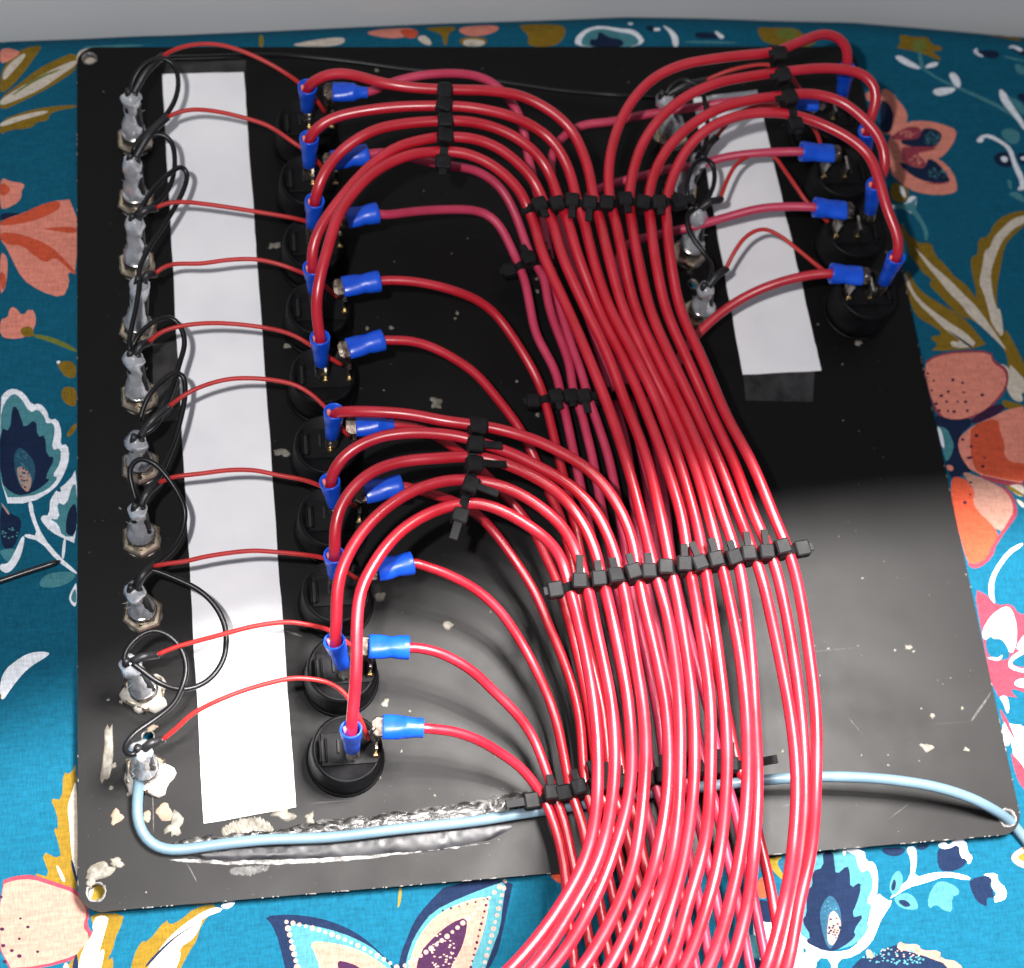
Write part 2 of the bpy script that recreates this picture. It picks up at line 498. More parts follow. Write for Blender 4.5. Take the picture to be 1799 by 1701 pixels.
zone(*Z, [
 (OCHRE, [(172,240),(285,232),(222,270),(310,400),(250,372),(190,300)]),
 (STEEL, [(230,270),(330,240),(330,380),(300,370)]),
 (ORANGE, [(110,370),(190,360),(180,500),(110,500)]),
 (NAVY, [(70,510),(200,510),(250,650),(140,662)]),
 (WHITE, [(380,700),(480,820),(600,842),(720,820),(800,700),(830,560),(870,458),(930,512),(972,515),(890,640),(880,672),(830,790),(720,870),(617,887),(612,1000),(583,1000),(575,885),(490,872),(470,1000),(150,1000),(60,620),(150,652),(240,650),(380,745)]),
 (TEAL, [(395,805),(425,830),(400,855)]),
 (WHITE, [(640,190),(785,185),(800,265),(850,268),(874,340),(872,460),(840,560),(760,560),(740,300)]),
 (AQUA, [(465,205),(725,188),(760,342),(822,308),(850,420),(800,524),(842,540),(800,642),(822,690),(740,790),(600,830),(480,800),(400,742),(378,722),(400,560),(440,380)]),
 (WHITE, [(645,195),(680,195),(660,235)]),
 (NAVY, [(523,200),(590,200),(600,280),(610,352),(680,288),(697,330),(700,440),(767,388),(760,480),(700,624),(792,600),(718,702),(737,740),(650,810),(570,840),(480,812),(408,772),(452,742),(388,642),(422,602),(420,500),(428,440),(462,420),(453,330),(532,302)]),
 (STEEL, [(498,592),(540,500),(580,474),(630,540),(647,650),(600,780),(570,832),(530,760)]),
 (PINK, [(560,600),(600,570),(640,640),(640,690),(600,790),(570,800),(548,760)]),
 (AQUA, [(60,690),(192,832),(170,882),(30,872)]),
 (NAVY, [(40,882),(160,890),(175,1000),(50,1000)]),
 (WHITE, [(1048,175),(1112,170),(1122,260),(1100,372),(1230,333),(1350,333),(1462,363),(1452,387),(1300,357),(1200,393),(1060,432),(972,492),(946,502),(1010,430),(1078,370),(1085,260)]),
 (NAVY, [(1253,182),(1300,187),(1392,148),(1397,240),(1442,250),(1420,300),(1330,333),(1265,322),(1248,250)]),
 (WHITE, [(1258,150),(1300,140),(1320,166),(1360,128),(1432,128),(1442,210),(1477,232),(1450,292),(1435,250),(1397,242),(1386,152),(1310,190),(1258,176)]),
 (NAVY, [(1452,375),(1590,350),(1597,400),(1580,425),(1637,475),(1620,495),(1560,495),(1570,557),(1500,520),(1460,440)]),
 (WHITE, [(1528,345),(1632,338),(1632,390),(1682,430),(1692,480),(1672,512),(1590,530),(1590,562),(1570,560),(1563,500),(1637,482),(1588,420),(1600,370)]),
 (AQUA, [(1238,400),(1290,388),(1370,420),(1397,470),(1340,490),(1347,588),(1290,577),(1245,535),(1193,568),(1190,490)]),
 (AQUA, [(943,440),(960,360),(1005,313),(1037,370),(1020,440),(975,492)]),
 (NAVY, [(953,440),(975,368),(992,400),(975,457)]),
 (AQUA, [(968,492),(1050,458),(1110,490),(1137,572),(1060,572),(1000,550)]),
 (NAVY, [(1003,510),(1050,508),(1087,545),(1050,557),(1010,532)]),
 (NAVY, [(888,180),(1050,175),(1040,215),(980,237),(910,217)]),
 (NAVY, [(1112,160),(1212,155),(1170,192),(1120,192)]),
 (NAVY, [(650,1000),(790,850),(870,860),(950,800),(1040,790),(1150,840),(1240,870),(1290,900),(1390,910),(1420,1000)]),
 (PEACH, [(1008,768),(1042,790),(1132,788),(1147,830),(1272,828),(1267,880),(1392,900),(1430,1000),(1340,1000),(1300,912),(1240,892),(1160,862),(1060,832),(990,822)]),
 (PEACH, [(798,818),(837,830),(850,884),(800,872)]),
 (PINK, [(1708,240),(1760,188),(1840,150),(1840,320),(1750,292)]),
 (OCHRE, [(1740,240),(1840,190),(1840,280)]),
])
specks(*Z, NAVY, 595, 690, 38, 90, 22, 8, 11)
specks(*Z, AQUA, 570, 570, 40, 70, 16, 5, 12)
specks(*Z, AQUA, 1000, 870, 220, 50, 60, 8, 13)
specks(*Z, PINK, 1050, 840, 200, 30, 24, 7, 14)
Z = (1450, 60, 5.003)
zone(*Z, [
 (MUST, [(650,0),(720,10),(780,25),(900,20),(930,90),(1030,118),(1022,150),(930,150),(1015,210),(1002,242),(900,190),(820,162),(730,140),(618,120),(662,80)]),
 (OLIVE, [(760,60),(880,30),(890,172),(760,150)]),
 (WHITE, [(608,195),(660,183),(740,230),(822,280),(842,312),(740,290),(650,240)]),
 (WHITE, [(858,302),(920,250),(1002,248),(972,292)]),
 (AQUA, [(813,160),(842,165),(872,300),(828,312)]),
 (AQUA, [(828,290),(872,300),(1000,388),(1180,468),(1400,558),(1600,658),(1760,785),(1760,812),(1580,684),(1380,582),(1160,482),(980,402)]),
 (WHITE, [(1083,350),(1130,333),(1187,400),(1187,472),(1150,472),(1100,400)]),
 (WHITE, [(933,510),(980,473),(1152,468),(1130,512),(1000,552)]),
 (WHITE, [(1523,478),(1580,508),(1640,620),(1760,790),(1760,870),(1660,722),(1538,592)]),
 (AQUA, [(1580,530),(1760,620),(1760,740),(1650,632)]),
 (NAVY, [(1660,540),(1760,515),(1760,620)]),
 (NAVY, [(1308,150),(1500,138),(1542,190),(1470,222),(1390,202)]),
 (WHITE, [(1288,150),(1340,120),(1330,160),(1402,200),(1350,202)]),
 (AQUA, [(1560,185),(1760,232),(1760,252),(1570,207)]),
 (NAVY, [(1620,120),(1760,140),(1760,212)]),
 (AQUA, [(1648,258),(1760,282),(1760,362),(1690,352)]),
 (WHITE, [(1600,130),(1640,88),(1742,130),(1720,162),(1640,112)]),
 (CORAL, [(480,480),(560,488),(640,580),(712,670),(727,770),(640,862),(540,890),(480,860)]),
 (NAVY, [(480,580),(520,585),(565,620),(602,700),(592,830),(540,882),(480,850)]),
 (CORAL, [(343,520),(410,498),(420,590),(370,597)]),
 (CORAL, [(540,890),(720,768),(900,763),(1050,800),(1155,842),(1142,930),(1060,1052),(960,1112),(1000,1090),(1122,1200),(1162,1330),(1152,1392),(1000,1417),(800,1392),(680,1322),(560,1210)]),
 (MAG, [(560,910),(700,820),(820,808),(847,860),(830,922),(700,932),(620,932)]),
 (NAVY, [(845,825),(960,828),(1032,880),(1012,940),(960,1002),(700,987),(638,930),(832,926)]),
 (MAG, [(668,1000),(700,988),(985,988),(960,1012),(880,1032),(800,1042),(892,1130),(882,1172),(780,1162),(680,1122)]),
 (NAVY, [(638,1135),(700,1128),(780,1166),(882,1176),(900,1080),(1000,1130),(1102,1280),(1082,1306),(900,1302),(760,1242)]),
 (MAG, [(900,1302),(1082,1306),(1090,1312),(960,1318),(880,1308)]),
 (MUST, [(570,1320),(650,1298),(722,1350),(742,1420),(680,1492),(575,1455)]),
 (WHITE, [(650,1308),(702,1370),(712,1452),(660,1402)]),
 (WHITE, [(560,1500),(700,1502),(742,1420),(812,1430),(790,1520),(800,1590),(760,1582),(690,1532),(570,1532)]),
 (AQUA, [(1528,850),(1640,818),(1722,880),(1690,972),(1600,952)]),
 (NAVY, [(1478,1050),(1600,1028),(1682,1050),(1652,1162),(1560,1172),(1488,1130)]),
 (NAVY, [(1690,1040),(1760,1040),(1760,1160),(1700,1130)]),
 (WHITE, [(1328,930),(1370,888),(1450,878),(1560,938),(1642,1000),(1682,1130),(1722,1200),(1760,1300),(1760,1372),(1678,1372),(1722,1320),(1658,1180),(1638,1110),(1598,1002),(1530,952),(1430,907),(1392,912),(1387,950),(1338,952)]),
 (WHITE, [(1533,1080),(1590,1068),(1612,1110),(1570,1132)]),
 (WHITE, [(1715,1080),(1760,1070),(1760,1110),(1720,1105)]),
 (AQUA, [(1600,1400),(1680,1380),(1760,1440),(1760,1490),(1660,1440)]),
 (AQUA, [(1600,1270),(1640,1290),(1640,1380),(1610,1340)]),
])
specks(*Z, AQUA, 940, 915, 70, 60, 46, 7, 21)
specks(*Z, AQUA, 990, 1220, 90, 50, 46, 7, 22)
specks(*Z, CORAL, 730, 880, 80, 35, 26, 8, 23)
specks(*Z, CORAL, 800, 1105, 60, 40, 24, 9, 24)
Z = (1520, 340, 5.003)
zone(*Z, [
 (AQUA, [(462,20),(432,120),(500,220),(552,320),(552,412),(520,412),(513,320),(450,212),(370,142),(250,132),(260,95),(390,90)]),
 (MUST, [(320,232),(370,370),(430,388),(460,442),(582,428),(610,540),(702,628),(790,740),(882,798),(950,890),(1050,1010),(1150,1120),(1250,1270),(1420,1560),(1420,1760),(1330,1602),(1250,1422),(1130,1242),(950,1112),(830,1082),(700,952),(648,890),(555,802),(592,760),(498,690),(440,602),(388,540),(368,450),(308,330)]),
 (CREAM, [(418,453),(500,540),(620,660),(720,740),(900,920),(1000,1020),(1230,1350),(1252,1392),(1100,1242),(900,1062),(850,982),(740,882),(640,752),(530,622)]),
 (MUST, [(330,720),(380,668),(440,800),(530,888),(640,958),(780,1038),(900,1130),(1000,1250),(1082,1352),(556,1392),(652,1330),(556,1260),(692,1240),(600,1162),(480,1102),(410,1010)]),
 (CREAM, [(335,700),(370,718),(420,860),(520,970),(660,1078),(780,1160),(880,1220),(1000,1342),(780,1362),(738,1290),(862,1312),(700,1192),(600,1092),(460,962),(380,832)]),
 (NAVY, [(700,1178),(850,1278),(955,1352),(930,1362),(800,1262)]),
 (MUST, [(1420,145),(1290,168),(1180,218),(1118,290),(1080,382),(988,400),(992,540),(926,560),(930,680),(970,830),(980,950),(1080,1102),(1162,1030),(1152,870),(1180,700),(1222,470),(1272,400),(1420,262)]),
 (CREAM, [(1420,188),(1300,218),(1200,310),(1118,400),(1100,480),(1048,500),(1030,640),(998,790),(1040,870),(1090,1050),(1110,1150),(1222,1292),(1192,1018),(1150,1010),(1112,830),(1100,700),(1142,560),(1200,420),(1300,312),(1420,248)]),
 (MUST, [(1218,1160),(1300,1300),(1420,1540),(1420,1760),(1270,1602),(1238,1400)]),
 (CREAM, [(1258,1480),(1330,1560),(1420,1650),(1420,1760),(1290,1760)]),
])
Z = (1560, 600, 4.72)
zone(*Z, [
 (CREAM, [(900,180),(1000,200),(1100,420),(1129,500),(1050,500),(980,400),(1000,300)]),
 (MUST, [(940,480),(1020,500),(1129,530),(1129,560),(960,560)]),
 (MAG, [(290,180),(400,108),(600,72),(852,78),(885,168),(992,218),(1004,330),(962,432),(862,542),(722,632),(560,662),(440,642),(370,540)]),
 (CORAL, [(290,205),(400,122),(600,90),(848,92),(870,180),(970,240),(985,330),(940,430),(820,560),(690,622),(560,652),(440,622),(340,430)]),
 (NAVY, [(395,605),(440,622),(560,652),(692,630),(692,700),(602,760),(582,900),(640,980),(712,1062),(620,1112),(530,1150),(490,1060),(475,1000),(530,900),(500,750),(400,700)]),
 (AQUA, [(405,700),(490,718),(522,790),(552,860),(520,962),(478,1002),(440,850)]),
 (WHITE, [(405,695),(440,720),(470,840),(465,900),(435,840)]),
 (CORAL, [(482,1022),(540,1030),(545,1075),(492,1072)]),
 (CORAL, [(880,622),(1000,558),(1160,535),(1160,1190),(960,1152),(700,1092),(598,950),(578,820),(640,748),(720,690)]),
 (ORANGE, [(695,690),(912,628),(930,750),(972,850),(958,920),(1002,1000),(1160,1012),(1160,1170),(960,1142),(740,1092),(700,1000),(678,850)]),
 (PLUM, [(690,640),(900,508),(992,543),(880,622),(690,692)]),
 (MAG, [(700,1090),(960,1150),(1160,1182),(1160,1205),(900,1192)]),
 (ORANGE, [(490,1120),(640,1130),(722,1250),(702,1330),(760,1430),(935,1592),(860,1720),(600,1720)]),
 (PEACH, [(618,1080),(700,1100),(900,1190),(1002,1250),(1042,1330),(1052,1420),(982,1520),(932,1592),(750,1422),(700,1332),(722,1240),(640,1132)]),
 (MAG, [(900,1178),(1012,1238),(1062,1340),(1078,1430),(992,1542),(884,1720),(838,1720),(930,1592),(1040,1422),(1030,1332),(990,1262)]),
 (CREAM, [(985,1195),(1129,1180),(1129,1300),(1040,1260)]),
 (MUST, [(960,1190),(1010,1195),(1129,1270),(1129,1290),(1030,1250)]),
 (CREAM, [(1060,1300),(1129,1340),(1129,1390),(1075,1340)]),
])
dots(*Z, PLUM, [(380,325),(540,318),(620,342),(362,405),(442,450),(500,416),(630,422),(783,443),(400,517),(487,498),(580,497),(645,500),(660,573),(500,575),(550,580),(425,572),(330,265),(735,780),(620,812),(690,870),(800,965),(785,1037),(684,1170),(680,1270),(636,1338)], 15)
zone(*Z, [(PLUM, [(640,965),(680,950),(716,960),(680,980)])])
Z = (1600, 900, 4.25)
zone(*Z, [
 (ORANGE, [(320,-10),(510,-10),(662,160),(580,342),(480,392),(420,385)]),
 (PEACH, [(500,-10),(772,-10),(742,60),(670,162)]),
 (MAG, [(770,-10),(804,10),(742,100),(642,230),(612,340),(500,427),(430,405),(425,372),(480,392),(570,347),(600,260),(680,150)]),
 (WHITE, [(832,225),(720,288),(620,430),(578,540),(588,650),(632,714),(612,560),(642,450),(740,312),(840,248)]),
 (MAG, [(470,570),(572,620),(642,700),(752,683),(802,760),(870,765),(870,1410),(760,1372),(620,1380),(530,900)]),
 (WHITE, [(530,890),(600,770),(700,703),(752,720),(792,850),(787,990),(750,1068),(690,960),(550,960)]),
 (TEAL, [(552,955),(605,920),(612,945),(692,943),(752,1072),(700,1112),(580,1085)]),
 (WHITE, [(575,1082),(660,1090),(690,1055),(670,1112),(580,1095)]),
 (WHITE, [(798,980),(870,890),(870,1015),(790,1035)]),
 (WHITE, [(727,1120),(760,1070),(870,1005),(870,1042),(750,1110),(760,1150),(870,1182),(870,1204),(740,1172)]),
 (TEAL, [(750,1110),(870,1042),(870,1165),(770,1147)]),
 (WHITE, [(788,1250),(870,1238),(870,1322),(768,1292)]),
 (TEAL, [(740,1310),(870,1350),(870,1420),(770,1370)]),
 (TEAL, [(640,1392),(742,1370),(870,1425),(870,1610),(740,1582)]),
 (WHITE, [(658,1378),(722,1368),(737,1470),(722,1512),(690,1422)]),
 (MAG, [(670,1500),(742,1580),(805,1720),(755,1720),(688,1562)]),
 (WHITE, [(680,1560),(755,1720),(700,1760),(690,1640)]),
 (WHITE, [(742,1580),(870,1600),(870,1760),(830,1760),(790,1700)]),
])
Z = (1500, 1060, 3.866)
zone(*Z, [
 (WHITE, [(1008,800),(1060,880),(1077,1010),(1110,1112),(1180,1160),(1180,830),(1060,822)]),
 (MAG, [(988,700),(1060,820),(1110,960),(1180,1012),(1180,1035),(1080,922),(1000,762)]),
 (MAG, [(1060,1010),(1085,1030),(1180,1140),(1180,1290),(1110,1210)]),
])
Z = (600, 0, 3.0)
zone(*Z, [
 (CORAL, [(128,165),(200,133),(392,128),(380,182),(280,207),(160,187)]),
 (ORANGE, [(300,140),(402,140),(402,202),(330,202)]),
 (CREAM, [(390,200),(440,180),(485,238),(440,240)]),
 (MUST, [(438,128),(602,118),(602,150),(560,180),(557,240),(538,240),(530,180),(460,152)]),
 (CORAL, [(608,140),(720,113),(832,118),(827,162),(740,192),(640,187)]),
 (MUST, [(620,195),(770,195),(760,245),(625,245)]),
 (CREAM, [(640,205),(760,210),(750,245),(640,245)]),
 (MUST, [(938,108),(1152,108),(1192,160),(1140,245),(975,245),(990,190),(948,150)]),
 (WHITE, [(1228,200),(1290,148),(1370,128),(1460,150),(1560,158),(1615,250),(1235,250)]),
 (AQUA, [(1260,212),(1300,162),(1380,147),(1450,167),(1550,182),(1580,250),(1270,250)]),
 (NAVY, [(1308,202),(1350,210),(1355,158),(1412,200),(1480,205),(1492,250),(1308,250)]),
 (WHITE, [(1678,118),(1772,180),(1778,250),(1745,250),(1740,190)]),
 (WHITE, [(1510,112),(1540,112),(1535,130),(1512,128)]),
 (WHITE, [(1635,150),(1680,148),(1680,165),(1640,165)]),
 (NAVY, [(1600,140),(1640,130),(1650,170),(1610,165)]),
])
Z = (1150, 0, 2.772)
zone(*Z, [
 (MUST, [(498,128),(560,132),(690,128),(722,170),(812,200),(700,245),(540,212),(508,180)]),
 (OLIVE, [(590,140),(690,130),(690,192),(600,192)]),
 (NAVY, [(190,155),(310,165),(332,190),(200,192)]),
 (WHITE, [(280,143),(347,180),(320,197)]),
 (AQUA, [(140,200),(400,205),(400,215),(150,212)]),
 (MUST, [(1600,130),(1799,140),(1799,190),(1760,190)]),
])
Z = (0, 0, 2.57)
zone(*Z, [
 (CREAM, [(1325,195),(1562,158),(1550,210),(1330,210)]),
 (OCHRE, [(1170,138),(1186,138),(1192,212),(1168,212)]),
 (AQUA, [(370,205),(650,196),(640,212),(380,215)]),
 (AQUA, [(0,130),(60,110),(0,180)]),
])

zone(0, 0, 1, [(OCHRE, [(150,1545),(192,1548),(196,1590),(148,1590)]), (CREAM, [(150,1560),(162,1548),(168,1556),(156,1590)]), (CREAM, [(135,85),(180,83),(182,125),(134,125)])])

def chaikin(p, n=2):
    for _ in range(n):
        q = []
        for i in range(len(p)):
            a, b = p[i], p[(i + 1) % len(p)]
            q += [(a[0] * .75 + b[0] * .25, a[1] * .75 + b[1] * .25), (a[0] * .25 + b[0] * .75, a[1] * .25 + b[1] * .75)]
        p = q
    return p

def cloth_edge(x):
    pts = [(-300, 126), (-149, 136), (-97, 138.5), (-25, 142.5), (51, 146), (130, 144), (190, 138), (320, 128)]
    for (x0, y0), (x1, y1) in zip(pts, pts[1:]):
        if x <= x1:
            return y0 + (y1 - y0) * (x - x0) / (x1 - x0)
    return pts[-1][1]

def cloth_z(x, y):
    z = CZ + .35 * noise.noise(Vector((x * .02, y * .03, 1))) + .18 * noise.noise(Vector((x * .06 + 9, y * .05, 2)))
    d = y - (cloth_edge(x) - 7)
    if d > 0:                                     # rolls over into the gap at the wall
        z -= d * d * .06
    return z

def make_cloth():
    X0, X1, Y0, Y1 = -290.0, 270.0, -345.0, 160.0
    polys = []
    for px, col in PRINT:
        pl = [U(x, y, CZ).to_2d() for x, y in (chaikin(px, 1) if len(px) > 8 else chaikin(px, 2))]
        if sum(p.x * q.y - q.x * p.y for p, q in zip(pl, pl[1:] + pl[:1])) < 0:
            pl.reverse()
        polys.append((pl, col))
    # the same flowers go on outside the picture
    extra = []
    for dx, dy in ((-150, -30), (168, -24), (-20, -150), (150, -160), (-170, -150)):
        for pl, col in polys:
            q = [p + Vector((dx, dy)) for p in pl]
            ok = True
            for p in q:
                x, y = PJ(Vector((p.x, p.y, CZ)))
                if -25 < x < 1825 and -10 < y < 1725:
                    ok = False
                    break
            if ok and len(pl) > 8:
                extra.append((q, col))
    polys = extra + polys
    def inside(c, pl):
        r = False
        for p, q in zip(pl, pl[1:] + pl[:1]):
            if (p.y > c.y) != (q.y > c.y) and c.x < p.x + (q.x - p.x) * (c.y - p.y) / (q.y - p.y):
                r = not r
        return r
    def clip(pl, x0, y0, x1, y1):
        for ax_, lim, sg in ((0, x0, 1), (0, x1, -1), (1, y0, 1), (1, y1, -1)):
            out = []
            for i in range(len(pl)):
                p, q = pl[i - 1], pl[i]
                dp, dq = (p[ax_] - lim) * sg, (q[ax_] - lim) * sg
                if dp * dq < 0:
                    c = p.lerp(q, dp / (dp - dq))
                    c[ax_] = lim
                    out.append(c)
                if dq >= 0:
                    out.append(q.copy())
            pl = out
            if len(pl) < 3:
                return []
        return pl
    boxes = [(min(p.x for p in pl), min(p.y for p in pl), max(p.x for p in pl), max(p.y for p in pl)) for pl, _ in polys]
    NXT, NYT = 18, 17
    AV, AF, AC = [], [], []
    for ti in range(NXT):
        for tj in range(NYT):
            x0, x1 = X0 + (X1 - X0) * ti / NXT, X0 + (X1 - X0) * (ti + 1) / NXT
            y0, y1 = Y0 + (Y1 - Y0) * tj / NYT, Y0 + (Y1 - Y0) * (tj + 1) / NYT
            vs = [Vector(p) for p in ((x0, y0), (x1, y0), (x1, y1), (x0, y1))]
            fs, cols = [[0, 1, 2, 3]], [TEAL]
            for (pl, col), bx in zip(polys, boxes):
                if bx[2] < x0 or bx[0] > x1 or bx[3] < y0 or bx[1] > y1:
                    continue
                c = clip([p.copy() for p in pl], x0, y0, x1, y1)
                if len(c) >= 3:
                    o = len(vs)
                    vs += c
                    fs.append(list(range(o, o + len(c))))
                    cols.append(col)
            rows = 16 if y1 > 118 else 5
            for i in range(6):
                for j in range(rows + 1):
                    p = Vector((x0 + (x1 - x0) * i / 5, y0 + (y1 - y0) * j / rows))
                    vs.append(p)
            ov, oe, of, ovo, oeo, ofo = delaunay_2d_cdt(vs, [], fs, 0, 1e-5, True)
            o = len(AV)
            AV += ov
            AF += [[k + o for k in f] for f in of]
            for f, ids in zip(of, ofo):
                c = sum((ov[k] for k in f), Vector((0, 0))) / len(f)
                col = TEAL
                for k in sorted(ids, reverse=True):
                    if k == 0 or inside(c, [vs[q] for q in fs[k]]):
                        col = cols[k]
                        break
                AC.append(col)
    me = bpy.data.meshes.new('floral_fabric')
    me.from_pydata([(p.x * MM, p.y * MM, cloth_z(p.x, p.y) * MM) for p in AV], [], AF)
    at = me.attributes.new('print', 'FLOAT_COLOR', 'FACE')
    flat = []
    for c in AC:
        flat += [*c, 1.0]
    at.data.foreach_set('color', flat)
    me.polygons.foreach_set('use_smooth', [True] * len(me.polygons))
    if me.polygons[0].normal.z < 0:
        me.flip_normals()
    m = mat('printed_cotton', TEAL, .9, spec=.1)
    nt, b, N, L = nodes(m)
    a = N('ShaderNodeAttribute')
    a.attribute_name = 'print'
    tc = N('ShaderNodeTexCoord')
    # worn print: large soft variation and fine fibre variation
    n1 = N('ShaderNodeTexNoise'); n1.inputs['Scale'].default_value = 900; n1.inputs['Detail'].default_value = 5
    mp = N('ShaderNodeMapping'); mp.inputs['Scale'].default_value = (.35, 1.6, 1)
    n2 = N('ShaderNodeTexNoise'); n2.inputs['Scale'].default_value = 1500; n2.inputs['Detail'].default_value = 2
    mp2 = N('ShaderNodeMapping'); mp2.inputs['Scale'].default_value = (1.6, .35, 1)
    L(tc.outputs['Object'], mp.inputs['Vector']); L(mp.outputs['Vector'], n1.inputs['Vector'])
    L(tc.outputs['Object'], mp2.inputs['Vector']); L(mp2.outputs['Vector'], n2.inputs['Vector'])
    ad = N('ShaderNodeMath'); ad.operation = 'ADD'
    L(n1.outputs['Fac'], ad.inputs[0]); L(n2.outputs['Fac'], ad.inputs[1])
    mr = N('ShaderNodeMapRange')
    mr.inputs['From Min'].default_value, mr.inputs['From Max'].default_value = .6, 1.4
    mr.inputs['To Min'].default_value, mr.inputs['To Max'].default_value = .72, 1.26
    L(ad.outputs[0], mr.inputs['Value'])
    mx = N('ShaderNodeMix'); mx.data_type = 'RGBA'; mx.blend_type = 'MULTIPLY'; mx.inputs['Factor'].default_value = 1
    L(a.outputs['Color'], mx.inputs['A']); L(mr.outputs['Result'], mx.inputs['B'])
    L(mx.outputs['Result'], b.inputs['Base Color'])
    # plain weave
    w1 = N('ShaderNodeTexWave'); w1.bands_direction = 'X'; w1.inputs['Scale'].default_value = 900; w1.inputs['Distortion'].default_value = .6
    w2 = N('ShaderNodeTexWave'); w2.bands_direction = 'Y'; w2.inputs['Scale'].default_value = 900; w2.inputs['Distortion'].default_value = .6
    L(tc.outputs['Object'], w1.inputs['Vector']); L(tc.outputs['Object'], w2.inputs['Vector'])
    s = N('ShaderNodeMath'); s.operation = 'MAXIMUM'
    L(w1.outputs['Fac'], s.inputs[0]); L(w2.outputs['Fac'], s.inputs[1])
    bp = N('ShaderNodeBump'); bp.inputs['Strength'].default_value = .18; bp.inputs['Distance'].default_value = .0002
    L(s.outputs[0], bp.inputs['Height']); L(bp.outputs['Normal'], b.inputs['Normal'])
    b.inputs['Sheen Weight'].default_value = .0
    me.materials.append(m)
    o = bpy.data.objects.new('floral_fabric', me)
    COL.objects.link(o)
    structure(o)
make_cloth()

# pale wall behind the far edge of the fabric
wm = vary(mat('pale_wall', (.6, .61, .61), .8, spec=.2), (.57, .58, .585), (.63, .63, .63), 9, bump=.1, bscale=300)
w = MB()
n = 40
wv, wf = [], []
for i in range(n + 1):
    x = -300 + 640 * i / n
    y = cloth_edge(x) + 4.0
    wv += [Vector((x, y, -40)), Vector((x, y + 2, 10)), Vector((x, y + 14, 260))]
for i in range(n):
    for k in range(2):
        wf.append([i * 3 + k, i * 3 + k + 1, i * 3 + 4 + k, i * 3 + 3 + k])
w.add(wv, wf)
structure(w.build('wall', wm))

# ------------------------------------------------------------------ the panel
PW, PH, PT = 125.0, 129.58, 2.0
def rounded(x0, y0, x1, y1, r, n=8):
    out = []
    for cx, cy, a0 in ((x1 - r, y1 - r, 0), (x0 + r, y1 - r, 90), (x0 + r, y0 + r, 180), (x1 - r, y0 + r, 270)):
        for k in range(n + 1):
            a = math.radians(a0 + 90 * k / n)
            out.append((cx + r * math.cos(a), cy + r * math.sin(a)))
    return out
def circle(c, r, n=24):
    return [(c[0] + r * math.cos(2 * math.pi * k / n), c[1] + r * math.sin(2 * math.pi * k / n)) for k in range(n)]
HOLES = [(U(157, 103), 2.0), (U(169, 1567), 2.05), (U(1770, 1437), 2.1), (U(260, 1294), 1.45), (U(1217, 499), 1.5)]

panel = thing('control_panel', 'large black painted square panel lying face down on the flowered fabric', 'panel', (0, -PH, -PT))
def make_plate():
    outer = rounded(-PW, -PH, PW, PH, 6)
    vs, fs = [], []
    for ring in [outer] + [circle((h.x, h.y), r) for h, r in HOLES]:
        o = len(vs)
        vs += [Vector(p) for p in ring]
        fs.append(list(range(o, o + len(ring))))
    ov, oe, of, a, b, ofo = delaunay_2d_cdt(vs, [], fs, 0, 1e-5, True)
    keep = [f for f, ids in zip(of, ofo) if list(ids) == [0]]
    bm = bmesh.new()
    bv = [bm.verts.new((p.x, p.y, 0)) for p in ov]
    for f in keep:
        bm.faces.new([bv[i] for i in f])
    for v in [v for v in bm.verts if not v.link_faces]:
        bm.verts.remove(v)
    bm.normal_update()
    for f in bm.faces:
        if f.normal.z < 0:
            f.normal_flip()
    top_e = [e for e in bm.edges if len(e.link_faces) == 1]
    r = bmesh.ops.extrude_edge_only(bm, edges=top_e)
    low = [v for v in r['geom'] if isinstance(v, bmesh.types.BMVert)]
    for v in low:
        v.co.z = -PT
    m = MB()
    bm.verts.index_update()
    m.add([v.co.copy() for v in bm.verts], [[v.index for v in f.verts] for f in bm.faces], False)
    bm.free()
    return m
pm = mat('black_paint', (.006, .0055, .0055), .5, spec=.2)
nt, b, N, L = nodes(pm)
tc = N('ShaderNodeTexCoord')
def tex(scale, detail, vec=None, dist=0):
    t = N('ShaderNodeTexNoise')
    t.inputs['Scale'].default_value = scale; t.inputs['Detail'].default_value = detail; t.inputs['Distortion'].default_value = dist
    L(vec or tc.outputs['Object'], t.inputs['Vector'])
    return t.outputs['Fac']
def rng(v, a, c, lo, hi, clamp=True):
    r = N('ShaderNodeMapRange')
    r.inputs['From Min'].default_value, r.inputs['From Max'].default_value = a, c
    r.inputs['To Min'].default_value, r.inputs['To Max'].default_value = lo, hi
    L(v, r.inputs['Value'])
    return r.outputs['Result']
def math2(op, a, c):
    r = N('ShaderNodeMath'); r.operation = op
    for i, q in enumerate((a, c)):
        if isinstance(q, (int, float)):
            r.inputs[i].default_value = q
        else:
            L(q, r.inputs[i])
    return r.outputs[0]
smear = tex(16, 6, None, .6)
smear2 = tex(70, 5)
ro = math2('ADD', rng(smear, .32, .68, .42, .54), rng(smear2, .3, .7, -.03, .04))
L(ro, b.inputs['Roughness'])
